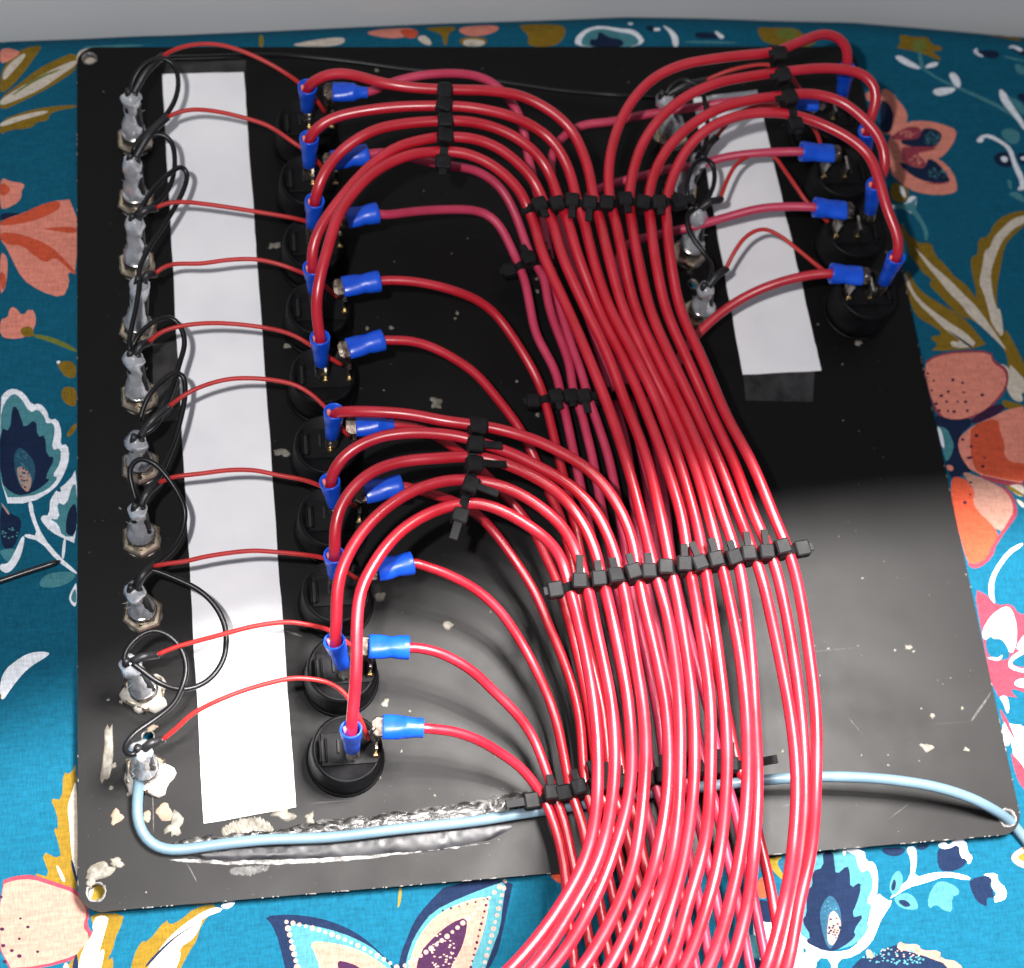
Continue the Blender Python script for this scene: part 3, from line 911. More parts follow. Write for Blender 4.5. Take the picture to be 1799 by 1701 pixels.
# hairline scratches: stretched noise, two directions
def scratch(rotz, thr):
    mp = N('ShaderNodeMapping'); mp.inputs['Rotation'].default_value = (0, 0, rotz); mp.inputs['Scale'].default_value = (9, 420, 1)
    L(tc.outputs['Object'], mp.inputs['Vector'])
    return rng(tex(1.0, 2, mp.outputs['Vector']), thr, thr + .03, 0, 1)
gate = rng(tex(28, 2), .52, .62, 0, 1)
sc = math2('MULTIPLY', math2('MAXIMUM', scratch(.4, .73), scratch(-1.0, .745)), gate)
dust = rng(tex(1500, 1), .76, .8, 0, 1)
fl = math2('MULTIPLY', dust, rng(tex(30, 3), .45, .65, 0, 1))
mask = math2('MAXIMUM', math2('MULTIPLY', sc, .22), math2('MULTIPLY', fl, .6))
mx = N('ShaderNodeMix'); mx.data_type = 'RGBA'
mx.inputs['A'].default_value = (.0022, .002, .002, 1); mx.inputs['B'].default_value = (.2, .19, .18, 1)
L(mask, mx.inputs['Factor']); L(mx.outputs['Result'], b.inputs['Base Color'])
bp = N('ShaderNodeBump'); bp.inputs['Strength'].default_value = .035; bp.inputs['Distance'].default_value = .0003
L(tex(900, 3), bp.inputs['Height']); L(bp.outputs['Normal'], b.inputs['Normal'])
M['panel'] = pm
make_plate().build('plate', pm, panel)

# bare worn metal round the screw holes and along the edges
em = vary(mat('bare_edge', (.15, .145, .135), .5, .3), (.06, .058, .055), (.24, .23, .215), 900, bump=.5, bscale=1500)
for (h, r), wdt in zip(HOLES, (.35, .45, .5, .25, .2)):
    m = MB()
    ring_o = [Vector((h.x + (r + wdt * (1 + .7 * noise.noise(Vector((k * .9, h.x, 3))))) * math.cos(2 * math.pi * k / 24), h.y + (r + wdt * (1 + .7 * noise.noise(Vector((k * .9, h.x, 3))))) * math.sin(2 * math.pi * k / 24), .06)) for k in range(24)]
    ring_i = [Vector((h.x + r * .96 * math.cos(2 * math.pi * k / 24), h.y + r * .96 * math.sin(2 * math.pi * k / 24), .1)) for k in range(24)]
    ring_b = [p + Vector((0, 0, -PT)) for p in ring_i]
    m.add(ring_o + ring_i + ring_b, [[k, (k + 1) % 24, 24 + (k + 1) % 24, 24 + k] for k in range(24)] + [[24 + k, 24 + (k + 1) % 24, 48 + (k + 1) % 24, 48 + k] for k in range(24)])
    m.build('screw_hole_rim', em, panel)
rnd = random.Random(4)
m = MB()
for k in range(110):                               # paint chipped off the near edge and the right edge
    if k < 62:
        x = -118 + 236 * rnd.random(); c = Vector((x, -PH + .02, -.25)); rx, ry = .3 + 1.2 * rnd.random() ** 3, .22
    elif k < 92:
        y = -125 + 190 * rnd.random() ** 1.5; c = Vector((PW - .03, y, -.2)); rx, ry = .2, .3 + .7 * rnd.random() ** 2
    else:
        y = -125 + 250 * rnd.random(); c = Vector((-PW + .03, y, -.2)); rx, ry = .16, .3 + .7 * rnd.random() ** 2
    m.blob(c, rx, ry, .32, 0, .4, 7, k)
o = m.build('edge_chips', em, panel)
o['kind'] = 'stuff'

# dried glue and paint flakes stuck to the back of the panel: (px, py, half width, half height in px, turn)
FL = [(482,432,13,7,.3),(497,795,14,9,0),(766,708,13,11,.2),(785,1098,10,9,0),(667,1049,9,8,.6),(1628,1315,13,9,-.2),(1698,1317,6,5,0),
      (1508,603,8,6,0),(497,1431,21,13,-.2),(545,1437,9,11,.2),(306,1452,16,22,-.3),(188,1325,10,52,-.1),(1638,1258,5,5,0),(1596,1137,7,6,0),
      (676,1237,6,10,-.6),(662,1362,5,7,.5),(178,1530,24,13,.4),(205,1515,14,9,-.4),(160,1550,8,10,0),(228,1335,6,5,0),(200,1345,6,5,0)]
for i, (x, y, a, c, t) in enumerate(FL):
    s = .152 + .03 * (1701 - y) / 1701
    MB().blob(U(x, y, 0), a * s * .88, c * s * .88, .35, t, .4, 16, i + 40).build('glue_flake', M['flake'], panel)
for i, (x, y, a, c, t) in enumerate([(204,1437,11,12,0),(290,1427,13,14,.4),(258,1435,7,9,0),(268,1280,9,5,.4)]):
    MB().blob(U(x, y, 0), a * .155, c * .155, .12, t, .3, 16, i + 90).build('tan_stain', M['tan'], panel)
m = MB()
small = [(662,123,5),(803,550,4),(645,577,4),(688,576,4),(908,670,3),(944,729,5),(505,609,6),(1605,1145,3),(1572,1143,3),(1507,1135,2),(1455,1140,3),(870,1325,5),
         (763,1398,3),(1560,1327,2),(1513,1327,2),(1430,1135,2),(1618,1245,2),(1690,1245,3),(1697,1010,2),(190,1230,3),(213,1233,4),(222,1372,4),(226,1395,4),(196,1384,4),(660,1050,3),
         (1560,1345,3),(1375,1320,3),(1300,1090,3),(1240,640,3),(943,490,4),(944,512,4),(800,560,3),(1437,570,3),(1480,640,2),(1340,620,2),(862,1075,2),(705,1320,3),(630,1460,3),(720,1250,3)]
for i, (x, y, r) in enumerate(small):
    m.blob(U(x, y, 0), r * .16, r * .13, .25, i, .4, 8, i + 200)
for i in range(170):
    x, y = rnd.uniform(-122, 122), rnd.uniform(-127, 126)
    q = .08 + .16 * rnd.random() ** 3
    m.blob((x, y, 0), q * (1 + rnd.random()), q, .1, rnd.random() * 3, .4, 6, i + 300)
o = m.build('dust_specks', M['flake'], panel)
o['kind'] = 'stuff'

# rough bed of hot glue along the blue cable
gm = mat('smeared_glue', (.05, .05, .05), .25)
nt, b, N, L = nodes(gm)
tc = N('ShaderNodeTexCoord')
mp = N('ShaderNodeMapping'); mp.inputs['Rotation'].default_value = (0, 0, -.09); mp.inputs['Scale'].default_value = (330, 640, 300)
L(tc.outputs['Object'], mp.inputs['Vector'])
v = tex(1, 5, mp.outputs['Vector'], 1.2)
cr = N('ShaderNodeValToRGB')
for e, (p, c) in zip(cr.color_ramp.elements, ((.40, (.012, .012, .012)), (.76, (.15, .147, .14)))):
    e.position, e.color = p, (*c, 1)
e = cr.color_ramp.elements.new(.56); e.color = (.05, .048, .046, 1)
L(v, cr.inputs['Fac']); L(cr.outputs['Color'], b.inputs['Base Color'])
bp = N('ShaderNodeBump'); bp.inputs['Strength'].default_value = .8; bp.inputs['Distance'].default_value = .0006
L(v, bp.inputs['Height']); L(bp.outputs['Normal'], b.inputs['Normal'])
def strip(name, top, bot, h, seedz, matl, rough=1.0, nj=7, lump=1.0):
    n = 130
    def at(l, t):
        f = t * (len(l) - 1); i = min(int(f), len(l) - 2)
        return l[i].lerp(l[i + 1], f - i)
    A, B = [U(x, y) for x, y in top], [U(x, y) for x, y in bot]
    vs, fs = [], []
    for i in range(n + 1):
        t = i / n
        a, c = at(A, t), at(B, t)
        wob = .5 * noise.noise(Vector((t * 34, 0, seedz))) + .4 * noise.noise(Vector((t * 90, 3, seedz)))
        wob2 = .5 * noise.noise(Vector((t * 30, 7, seedz))) + .3 * noise.noise(Vector((t * 80, 9, seedz)))
        for j in range(nj):
            q = j / (nj - 1)
            tp = min(1, t * 14, (1 - t) * 14) ** .5
            p = a.lerp(c, .5 + (q - .5) * tp)
            p.y += (wob * (1 - q) + wob2 * q) * rough
            e = math.sin(math.pi * min(max(q, 0), 1)) ** .6 * min(1, t * 25, (1 - t) * 25)
            p.z = .02 + h * e * (.75 + lump * (.9 * noise.noise(Vector((p.x * .5, p.y * 1.3, seedz))) + .4 * noise.noise(Vector((p.x * 1.7, p.y * 2.6, seedz)))))
            p.z = max(p.z, .02 if 0 < j < nj - 1 else -.05)
            vs.append(p)
    for i in range(n):
        for j in range(nj - 1):
            k = i * nj + j
            fs.append([k, k + 1, k + nj + 1, k + nj])
    return MB().add(vs, fs).build(name, matl, panel)
strip('glue_bed', [(298,1475),(380,1468),(470,1458),(600,1437),(720,1424),(830,1408),(900,1392),(950,1388)],
      [(298,1494),(380,1489),(470,1479),(600,1469),(720,1457),(830,1444),(900,1434),(950,1426)], 1.1, 5.5, gm, 1.0)
dk = vary(mat('clear_glue', (.015, .015, .017), .3, spec=.3), (.006, .006, .008), (.022, .022, .026), 120, rough=(.28, .45), bump=.15, bscale=200)
strip('clear_glue_strip', [(335,1490),(450,1480),(600,1470),(760,1454),(900,1436)], [(335,1512),(450,1510),(600,1507),(760,1496),(900,1468)], .55, 8.5, dk, .4, 7, .35)
sm_ = vary(mat('scraped_paint', (.15, .145, .14), .6), (.04, .039, .037), (.24, .23, .22), 700, lo=.35, hi=.6)
strip('scrape_mark', [(296,1508),(400,1513),(500,1510),(610,1503),(760,1492),(860,1480)], [(300,1514),(400,1519),(500,1519),(610,1513),(760,1495),(860,1482)], .12, 2.5, sm_, .5, 4)
strip('scrape_mark', [(385,1455),(420,1440),(455,1436),(480,1450)], [(395,1474),(430,1468),(465,1462),(484,1470)], .3, 3.5, M['flake'], 1.2, 5)
strip('scrape_mark', [(405,1525),(440,1522),(475,1520)], [(402,1536),(440,1538),(472,1528)], .05, 4.5, vary(mat('rubbed_paint', (.1, .098, .095), .6), (.015, .015, .015), (.08, .078, .075), 500), .8, 5)

scr = vary(mat('scratch', (.035, .034, .032), .6), (.012, .012, .012), (.06, .058, .055), 900)
for (x0, y0, x1, y1, wd) in [(1706,1268,1742,1216,.35),(1490,1260,1515,1290,.14),(268,1395,270,1462,.16),(838,1405,850,1432,.2),(1370,1420,1420,1400,.12),(1560,1440,1600,1410,.12),(500,1108,530,1118,.3),(640,1480,700,1476,.2),(1380,1150,1500,1138,.1),(330,1520,345,1548,.16)]:
    a, c = U(x0, y0), U(x1, y1)
    d = c - a
    MB().blob((a + c) / 2, d.length / 2, wd, .03, math.atan2(d.y, d.x), .25, 14, int(x0)).build('scratch', scr, panel)

# clear tape patches and paper label strips
tape_m = vary(mat('clear_tape', (.016, .015, .016), .3), (.009, .009, .009), (.03, .028, .028), 160, rough=(.2, .5), bump=.2, bscale=300)
def sheet(name, px, z0, z1, matl, parent, n=26, jag=.12, seed=0):
    q = [U(x, y, z1) for x, y in px]
    out = []
    for i in range(4):
        a, c = q[i], q[(i + 1) % 4]
        k = n if (c - a).length > 60 else 5
        nn = Vector((-(c - a).y, (c - a).x, 0)).normalized()
        for j in range(k):
            t = j / k
            out.append(a.lerp(c, t) + nn * jag * (noise.noise(Vector((t * 12, i, seed))) + .5 * noise.noise(Vector((t * 47, i, seed)))) * (0 if j == 0 else 1))
    m = MB()
    m.prism([(p.x, p.y) for p in out], z0, z1)
    return m.build(name, matl, parent)
paper_m = vary(mat('white_paper', (.78, .78, .80), .75, spec=.25), (.69, .69, .715), (.79, .79, .805), 30, rough=(.65, .85), bump=.08, bscale=900)
lp = thing('paper_strip', 'long white paper strip between the left indicators and the left switch column', 'paper strip', U(440, 1432, 0))
sheet('paper', [(358,1447),(520,1418),(428,127),(285,130)], .14, .36, paper_m, lp, 60, .3, 1)
sheet('tape', [(288,128),(431,160),(432,106),(293,109)], .03, .10, tape_m, lp, seed=3)
sheet('tape', [(270,745),(322,735),(315,598),(268,605)], .03, .10, tape_m, lp, seed=4)
rp = thing('paper_strip', 'short white paper strip between the right indicators and the right switch column', 'paper strip', U(1373, 655, 0))
sheet('paper', [(1305,658),(1443,651),(1330,158),(1218,172)], .14, .36, paper_m, rp, 40, .25, 2)
sheet('tape', [(1310,704),(1428,706),(1432,640),(1304,640)], .03, .10, tape_m, rp, seed=6)
# ------------------------------------------------------------------ round rocker switches seen from behind
ROWS = [94.7 - 21.17 * i for i in range(10)]
SWX, RSWX, LEDX, RLEDX = -57.0, 106.8, -108.0, 57.2
SWZ = 12.5
def make_switch(x, y, side, label, group):
    t = thing('rocker_switch', label, 'switch', (x, y, 0), group)
    # bezel lip on the panel and the round body
    MB().lathe([(-.02, 10.25), (.5, 10.25), (.9, 9.9), (.9, 9.6)], (x, y, 0), (0, 0, 1), 40).build('rim', M['switch'], t)
    body = MB().lathe([(0, 9.75), (4, 9.75), (4.2, 9.55), (10.6, 9.2), (11.6, 9.0), (12.1, 8.6), (12.2, 8.3), (12.0, 8.1), (12.0, .5), (12.0, .01)], (x, y, 0), (0, 0, 1), 40).build('body', M['switch'], t)
    MB().box((x + side * .5, y, SWZ - .35), (14.2, 8.6, .5), bev=.2).build('terminal_block', M['switch'], body)
    # empty moulded slot on one side
    for k in (-1, 1):
        MB().box((x - side * 6.1 + k * .75, y - .4, SWZ + .55), (.55, 6.0, 1.6), bev=.15).build('slot_wall', M['switch'], body)
    MB().box((x - side * 6.1, y - .4, SWZ + .02), (.9, 5.4, .5), bev=.02).build('slot', M['slot'], body)
    MB().box((x - side * 2.2, y + .6, SWZ + .25), (.7, 3.6, .5), bev=.1).build('slot', M['slot'], body)
    # brass blades
    MB().box((x + .4 * side, y, 14.6), (.8, 4.7, 5.4), bev=.15).build('terminal', M['tin'], t)
    MB().box((x + 7 * side, y, 15.6), (.8, 4.7, 7.4), bev=.15).build('terminal', M['tin'], t)
    MB().box((x + 7 * side, y - 2.6, 13.3), (1.5, .9, 1.3), bev=.3).build('solder', M['brass'], t)
    MB().box((x + .4 * side, y - 2.7, 13.3), (1.3, .7, 1.2), bev=.3).build('solder', M['brass'], t)
    return t
for i, y in enumerate(ROWS):
    make_switch(SWX, y - (1.6 if i == 0 else 0), 1, f'round black rocker switch, {ORD[i]} from the top in the left column', 'switches in the left column')
for i in range(4):
    make_switch(RSWX, ROWS[i], -1, f'round black rocker switch, {ORD[i]} from the top in the right column', 'switches in the right column')

# ------------------------------------------------------------------ indicator lamps: nut, barrel, leads set in hot glue
def make_led(x, y, top_px, topz, label, group, rotn, white=False, lean=1):
    t = thing('indicator_light', label, 'indicator light', (x, y, 0), group)
    rnd = random.Random(int(y * 7 + x))
    R = 5.6
    hexp = [(x + R * math.cos(rotn + math.pi / 3 * k), y + R * math.sin(rotn + math.pi / 3 * k)) for k in range(6)]
    nm = MB()
    lo = [Vector((p[0], p[1], .3)) for p in hexp]
    mid = [Vector((p[0], p[1], 2.1)) for p in hexp]
    hi = [Vector((x + (p[0] - x) * .9, y + (p[1] - y) * .9, 2.6)) for p in hexp]
    inn = [Vector((x + (p[0] - x) * .72, y + (p[1] - y) * .72, 2.6)) for p in hexp]
    vs = lo + mid + hi + inn
    fs = []
    for q in range(3):
        for k in range(6):
            fs.append([q * 6 + k, q * 6 + (k + 1) % 6, q * 6 + 6 + (k + 1) % 6, q * 6 + 6 + k])
    nm.add(vs, fs, False)
    nm.build('nut', M['nut'], t)
    MB().lathe([(0, 5.1), (.35, 5.1), (.4, 4.9), (.4, 3)], (x, y, 0), (0, 0, 1), 28).build('washer', M['barrel'], t)
    prof = [(1.5, 3.75)]
    z = 1.9
    while z < 5.6:
        prof += [(z, 3.75), (z + .25, 3.5), (z + .5, 3.75)]
        z += .62
    prof += [(6.0, 3.5), (6.1, 3.0)]
    MB().lathe(prof, (x, y, 0), (0, 0, 1), 26).build('threaded_barrel', M['barrel'], t)
    top = U(*top_px, topz)
    base = Vector((x, y, 4.6))
    ax = top - base
    Lg = ax.length
    gp = [(0, 3.3), (.08, 3.5), (.17, 3.3), (.26, 2.7), (.36, 2.35), (.48, 2.15), (.6, 2.1), (.7, 2.3), (.8, 2.7), (.88, 2.65), (.95, 2.0), (1.0, .8)]
    gp = [(a, r * (1 + .22 * noise.noise(Vector((a * 5, y * .37, x * .1))))) for a, r in gp]
    g = MB().lathe([(a * Lg, r) for a, r in gp], base, ax, 24, wob=1.0)
    g.build('glue_lump', M['glue'], t)
    # black sleeved lead running down inside the glue, and its twin
    s1 = [base + Vector((lean * 2.3, -.9, .6)), base.lerp(top, .4) + Vector((lean * 1.9, -.7, 0)), base.lerp(top, .75) + Vector((lean * 1.6, -.4, 0)), top + Vector((lean * 1.1, .2, -.2))]
    MB().tube(spline(s1, .8), 1.0, 10).build('lead_sleeve', M['shrink'], t)
    s2 = [base.lerp(top, .62) + Vector((-lean * 1.0, -.9, 0)), top + Vector((-lean * .8, -.3, -.6)), top + Vector((-lean * .3, .5, .9))]
    MB().tube(spline(s2, .8), .95, 10).build('lead_sleeve', M['shrink'], t)
    if white:
        MB().blob((x + .8, y - 1.0, .3), 5.6, 4.9, 3.0, rnd.random() * 6, .22, 26, int(abs(y))).build('white_glue', M['white_glue'], t)
        MB().blob((x - .5, y + 1.5, 2.2), 3.6, 3.2, 2.4, rnd.random() * 6, .3, 20, int(abs(y)) + 5).build('glue_lump', M['glue'], t)
    # a few torn glue threads
    m = MB()
    for k in range(4):
        a = rnd.random() * 6.28
        p = base.lerp(top, .05 + .5 * rnd.random()) + Vector((math.cos(a) * 2.4, math.sin(a) * 2.4, 0))
        d = Vector((math.cos(a), math.sin(a), rnd.uniform(-.3, .5)))
        m.tube([p, p + d * .9, p + d * 1.7 + Vector((0, 0, .4))], lambda q: .16 * (1 - .8 * q), 5)
    o = m.build('glue_threads', M['glue'], t)
    o['kind'] = 'stuff'
    return t
LED_TOP = [(229,163),(232,276),(236,382),(246,492),(233,622),(239,770),(241,890),(234,1034),(226,1163),(246,1316)]
LED_Z = [23, 22.5, 23, 24, 23, 20, 23, 21, 24, 23]
for i, y in enumerate(ROWS):
    make_led(LEDX, y, LED_TOP[i], LED_Z[i], f'indicator light back with hex nut and glue, {ORD[i]} from the top on the left', 'indicator lights on the left', (.52, .4, .6, .3, .55, .5, .53, .35, .6, .5)[i], i >= 8)
for i, (tp, tz) in enumerate([((1166,166), 22), ((1232,272), 20), ((1226,366), 20), ((1240,503), 18)]):
    make_led(RLEDX, ROWS[i], tp, tz, f'indicator light back with hex nut and glue, {ORD[i]} from the top on the right', 'indicator lights on the right', (.5, .3, .6, .45)[i], False, 1)

# ------------------------------------------------------------------ wires
POLY = {}           # wire key -> its centre line
def P3(pts):
    """(px, py, z) control points to world"""
    return [U(*p) for p in pts]

def lug(p0, ax, u, Lg, w, matl, name, parent, thick=.5):
    """curled female spade: flat floor with two rolled edges"""
    a = ax.normalized()
    uu = (Vector(u) - a * Vector(u).dot(a)).normalized()
    n = a.cross(uu)
    prof = [(-w / 2, .9), (-w / 2 - .1, .3), (-w / 2 + .3, -.1), (0, -.2), (w / 2 - .3, -.1), (w / 2 + .1, .3), (w / 2, .9), (w / 2 - .55, 1.05), (w / 2 - .5, .45), (0, .3), (-w / 2 + .5, .45), (-w / 2 + .55, 1.05)]
    vs, fs = [], []
    K = len(prof)
    st = [(0, .92), (.12, 1.0), (.7, 1.0), (.85, .8), (1, .62)]
    for t, s in st:
        vs += [p0 + a * Lg * t + uu * q[0] * s + n * (q[1] - .3) * s for q in prof]
    for i in range(len(st) - 1):
        fs += [[i * K + k, i * K + (k + 1) % K, (i + 1) * K + (k + 1) % K, (i + 1) * K + k] for k in range(K)]
    fs += [list(range(K))[::-1], [(len(st) - 1) * K + k for k in range(K)]]
    return MB().add(vs, fs, False).build(name, matl, parent)

def sleeve_up(bot, top, parent):
    """upright crimp sleeve, open mouth at the top"""
    ax = top - bot
    Lg = ax.length
    s = MB().lathe([(0, 1.75), (.4, 1.95), (Lg * .33, 2.1), (Lg * .5, 2.15), (Lg * .62, 2.5), (Lg * .96, 2.78), (Lg, 2.7), (Lg, 2.3), (Lg * .62, 2.0), (Lg * .5, 1.5), (Lg * .5, .05)], bot, ax, 22, ell=.92, u=(1, 0, 0)).build('crimp_sleeve', M['sleeve'], parent)
    return s

def sleeve_side(a, c, parent, taper=1.0, squash=.86):
    ax = c - a
    Lg = ax.length
    s = MB().lathe([(0, 2.6, .5), (0, 3.05, .55), (.3, 3.15, .57), (Lg * .2, 3.15, .6), (Lg * .36, 3.1, .68), (Lg * .46, 2.9, .78), (Lg * .54, 2.75, .88), (Lg * .6, 2.8, .92), (Lg * .7, 2.98 * (.35 + .65 * taper), .9), (Lg * .85, 3.08 * taper, .92), (Lg * .98, 3.1 * taper, .95), (Lg, 3.0 * taper, .95), (Lg, 2.5 * taper, .95), (Lg * .75, 2.0 * taper, .95), (Lg * .75, .05, .95)], a, ax, 24, ell=squash, u=(0, 1, 0)).build('crimp_sleeve', M['sleeve'], parent)
    return s

def run_out(pts, zs, step):
    """carry a wire on beyond the picture until it lies on the fabric"""
    d = pts[-1] - pts[-2]
    d.z = 0
    d.normalize()
    out = list(pts)
    for k, z in enumerate(zs):
        p = pts[-1] + d * step * (k + 1)
        out.append(Vector((p.x, p.y, z)))
    return out

def wire(key, name, label, cat, group, pts, r, matl, seg=14, step=1.6, sm=3, start=None):
    pl = kink(smooth(spline(pts, step), sm), .55 if r > 1 else .35, len(POLY) * 3.7)
    POLY[key] = pl
    t = thing(name, label, cat, pl[0], group)
    MB().tube(pl, r, seg).build('insulation', matl, t)
    return t, pl

RT = 1.5            # thick red wires
ZB, ZT = 21.0, 34.5
VT = {1:(540,152,540,192),2:(543,241,543.5,290),3:(553,352,549,396),4:(549,469,553,512),5:(562,592,565,639),6:(587,722,583.5,766),7:(579,845,588,887),8:(587,974,589,1010),9:(587,1125,602,1169),10:(616.5,1280,619,1316),
      11:(1487,120,1480,165),12:(1524,228,1521,262),13:(1538,322,1529,372),14:(1575,451,1553,496)}
# from the sleeve mouths to the ties, (px, py, z)
UP = {
 1: [(557,140,38),(576,131,40),(600,128,41),(628,133,42),(652,141,43),(687,149,44),(722,154,44),(772,157,44),(816,158,44),(847,158,44),(882,161,43),(918,168,42),(953,185,41),(979,203,40),(1005,229,38),(1021,260,37),(1033,295,36),(1043,350,35)],
 2: [(548,236,37),(556,223,38),(572,213,39),(605,201,40),(652,192,42),(699,187,43),(770,186,44),(807,187,44),(847,192,44),(894,203,43),(932,220,41),(962,241,39),(983,267,38),(1000,302,36),(1013,352,35)],
 3: [(555,346,37),(558,330,38),(572,300,40),(593,272,41),(623,248,43),(663,227,44),(711,217,44),(770,213,44),(812,213,44),(847,218,43),(889,232,42),(918,248,41),(943,269,39),(962,295,37),(974,323,36),(984,354,35)],
 4: [(547,450,37),(548,436,38),(558,408,40),(572,385,41),(591,359,42),(616,328,43),(642,300,44),(671,276,45),(703,257,45),(746,246,45),(770,241,44),(812,241,44),(842,246,43),(875,260,42),(903,281,40),(927,305,38),(944,331,36),(954,357,35)],
 5: [(557,565,37),(557,524,42),(567,472,45),(577,440,46),(585,410,47),(600,373,47),(621,342,47),(652,309,47),(687,286,46),(722,272,46),(768,267,44),(812,269,44),(842,279,43),(871,295,42),(894,314,40),(913,335,38),(926,362,35)],
 6: [(600,724,36),(617,723,38),(664,725,40),(722,730,41),(783,741,42),(822,745,42),(866,751,42),(906,761,42),(948,776,41),(995,800,40),(1031,823,39),(1061,852,38),(1082,882,37),(1099,915,36),(1112,957,35)],
 7: [(582,836,37),(591,817,38),(619,790,40),(664,769,41),(722,761,42),(769,762,42),(820,769,42),(861,783,42),(901,797,41),(943,819,40),(984,842,39),(1019,868,38),(1047,899,37),(1066,934,36),(1082,978,35)],
 8: [(589,960,37),(587,938,39),(591,906,41),(605,875,42),(628,847,43),(664,823,43),(711,809,43),(769,803,43),(816,800,42),(854,802,42),(892,814,42),(929,831,41),(967,854,40),(1000,885,38),(1026,922,37),(1042,957,36),(1052,992,35)],
 9: [(592,1100,37),(592,1070,39),(593,1035,41),(602,995,43),(619,960,44),(647,922,45),(687,887,45),(734,861,44),(781,847,43),(816,844,42),(854,848,42),(889,857,42),(925,875,41),(960,901,40),(991,934,38),(1009,969,36),(1020,1000,35)],
 10:[(619,1255,36),(621,1225,38),(624,1190,41),(626,1150,43),(627,1106,45),(629,1070,46),(635,1035,47),(652,1000,47),(675,965,47),(706,932,46),(746,906,45),(788,889,43),(816,884,42),(838,882,42),(873,892,42),(913,913,41),(948,937,40),(972,960,38),(988,988,36),(998,1024,35)],
 11:[(1490,103,37),(1488,82,40),(1474,64,42),(1450,58,43),(1411,71,44),(1362,92,45),(1300,98,45),(1250,104,45),(1200,114,44),(1150,138,42),(1115,172,40),(1090,214,38),(1076,260,37),(1071,300,36),(1073,355,35)],
 12:[(1531,205,38),(1540,180,41),(1540,157,43),(1526,137,44),(1490,124,45),(1437,121,45),(1380,126,45),(1320,134,45),(1260,146,45),(1205,170,43),(1160,207,41),(1130,250,38),(1113,300,36),(1107,355,35)],
 13:[(1552,310,38),(1557,290,41),(1555,262,43),(1544,238,44),(1516,207,45),(1476,178,45),(1424,165,45),(1378,168,45),(1320,176,45),(1265,192,44),(1215,222,42),(1172,266,39),(1147,315,36),(1139,358,35)],
 14:[(1581,432,37),(1573,405,39),(1557,366,41),(1542,314,43),(1523,270,44),(1490,241,45),(1437,215,45),(1390,202,45),(1340,199,45),(1290,206,44),(1240,228,42),(1202,268,39),(1180,315,36),(1170,360,35)],
}
# the nine upper wires between the two long rows of ties
ROWSY = [392, 443, 538, 632, 726, 808, 909]
MID = {5:[939,953,995,1035,1073,1100,1128],4:[971,986,1026,1071,1106,1135,1160],3:[999,1012,1049,1096,1136,1168,1198],2:[1027,1040,1072,1118,1160,1193,1222],1:[1054,1067,1094,1137,1181,1215,1246],
       11:[1082,1092,1115,1156,1201,1236,1271],12:[1112,1119,1140,1180,1224,1261,1299],13:[1143,1148,1167,1206,1248,1289,1328],14:[1172,1176,1193,1233,1273,1317,1359]}
# order across the big tie row, left to right
ORDER = [10, 9, 8, 7, 6, 5, 4, 3, 2, 1, 11, 12, 13, 14]
COMBX = [1000, 1030, 1060, 1092, 1121, 1152, 1180, 1212, 1240, 1268, 1296, 1327, 1356, 1385]
DOWN = [
 [1009,1040,1070,1102,1131,1168,1194,1225,1252,1284,1311,1342,1371,1402],
 [1045,1074,1105,1127,1169,1194,1217,1246,1274,1311,1327,1386,1406,1431],
 [1049,1077,1108,1131,1172,1195,1218,1248,1277,1311,1330,1399,1413,1434],
 [1030,1053,1079,1117,1154,1180,1203,1234,1266,1299,1324,1391,1405,1424],
 [987,1010,1042,1088,1126,1154,1180,1209,1244,1282,1313,1377,1391,1405],
 [897,935,967,1024,1071,1108,1140,1172,1201,1244,1282,1347,1364,1382],
 [770,815,850,925,985,1030,1065,1100,1130,1180,1225,1297,1315,1333]]
DOWNY = [1068, 1240, 1384, 1500, 1587, 1701, 1810]
DOWNZ = [34.5, 35.5, 38, 41, 44, 48, 53]
jit = lambda k, s: .8 * math.sin(k * 2.3 + s)
for slot, i in enumerate(ORDER):
    tx, ty, bx_, by_ = VT[i]
    top, bot = U(tx, ty, ZT), U(bx_, by_, ZB)
    ax = (top - bot).normalized()
    pts = [bot + ax * 7.5, top - ax * .5] + P3(UP[i])
    if i in MID:
        pts += P3([(x, y, 35 + 1.2 * math.sin(k * 1.1 + slot * 2.1) - (2 if 1 < k < 5 else 0)) for k, (x, y) in enumerate(zip(MID[i], ROWSY))])
    cx_ = COMBX[slot]
    pts.append(U(cx_, 1035 - .168 * (cx_ - 1000), 34.5))
    pts += P3([(DOWN[k][slot], DOWNY[k] - (40 if k == 0 and slot > 10 else 0), DOWNZ[k] + (slot % 2) * (1.4 if 1 <= k else .3) + jit(k, slot)) for k in range(7)])
    pts = run_out(pts, (46, 28, 9, CZ + 2, CZ + 1.8), 24)
    if i <= 10:
        lab = f'thick red wire from the upright blue connector on the left switch {ORD[i - 1]} from the top'
        grp = 'thick red wires from the left switches'
    else:
        lab = f'thick red wire from the upright blue connector on the right switch {ORD[i - 11]} from the top'
        grp = 'thick red wires from the right switches'
    t, pl = wire(('up', i), 'power_wire', lab, 'wire', grp, pts, RT, M['red'], 16)
    s = sleeve_up(bot, top, t)
    lug(bot + ax * .8, -ax, (1, .15, 0), (bot.z - 13.2) / max(ax.z, .5), 3.4, M['tin'], 'terminal_lug', s)
    MB().tube([top - ax * 5 + Vector((-1.3, .2, 0)), top + Vector((-1.35, .3, -.2))], .55, 8).build('cut_strand', M['copper'], s)

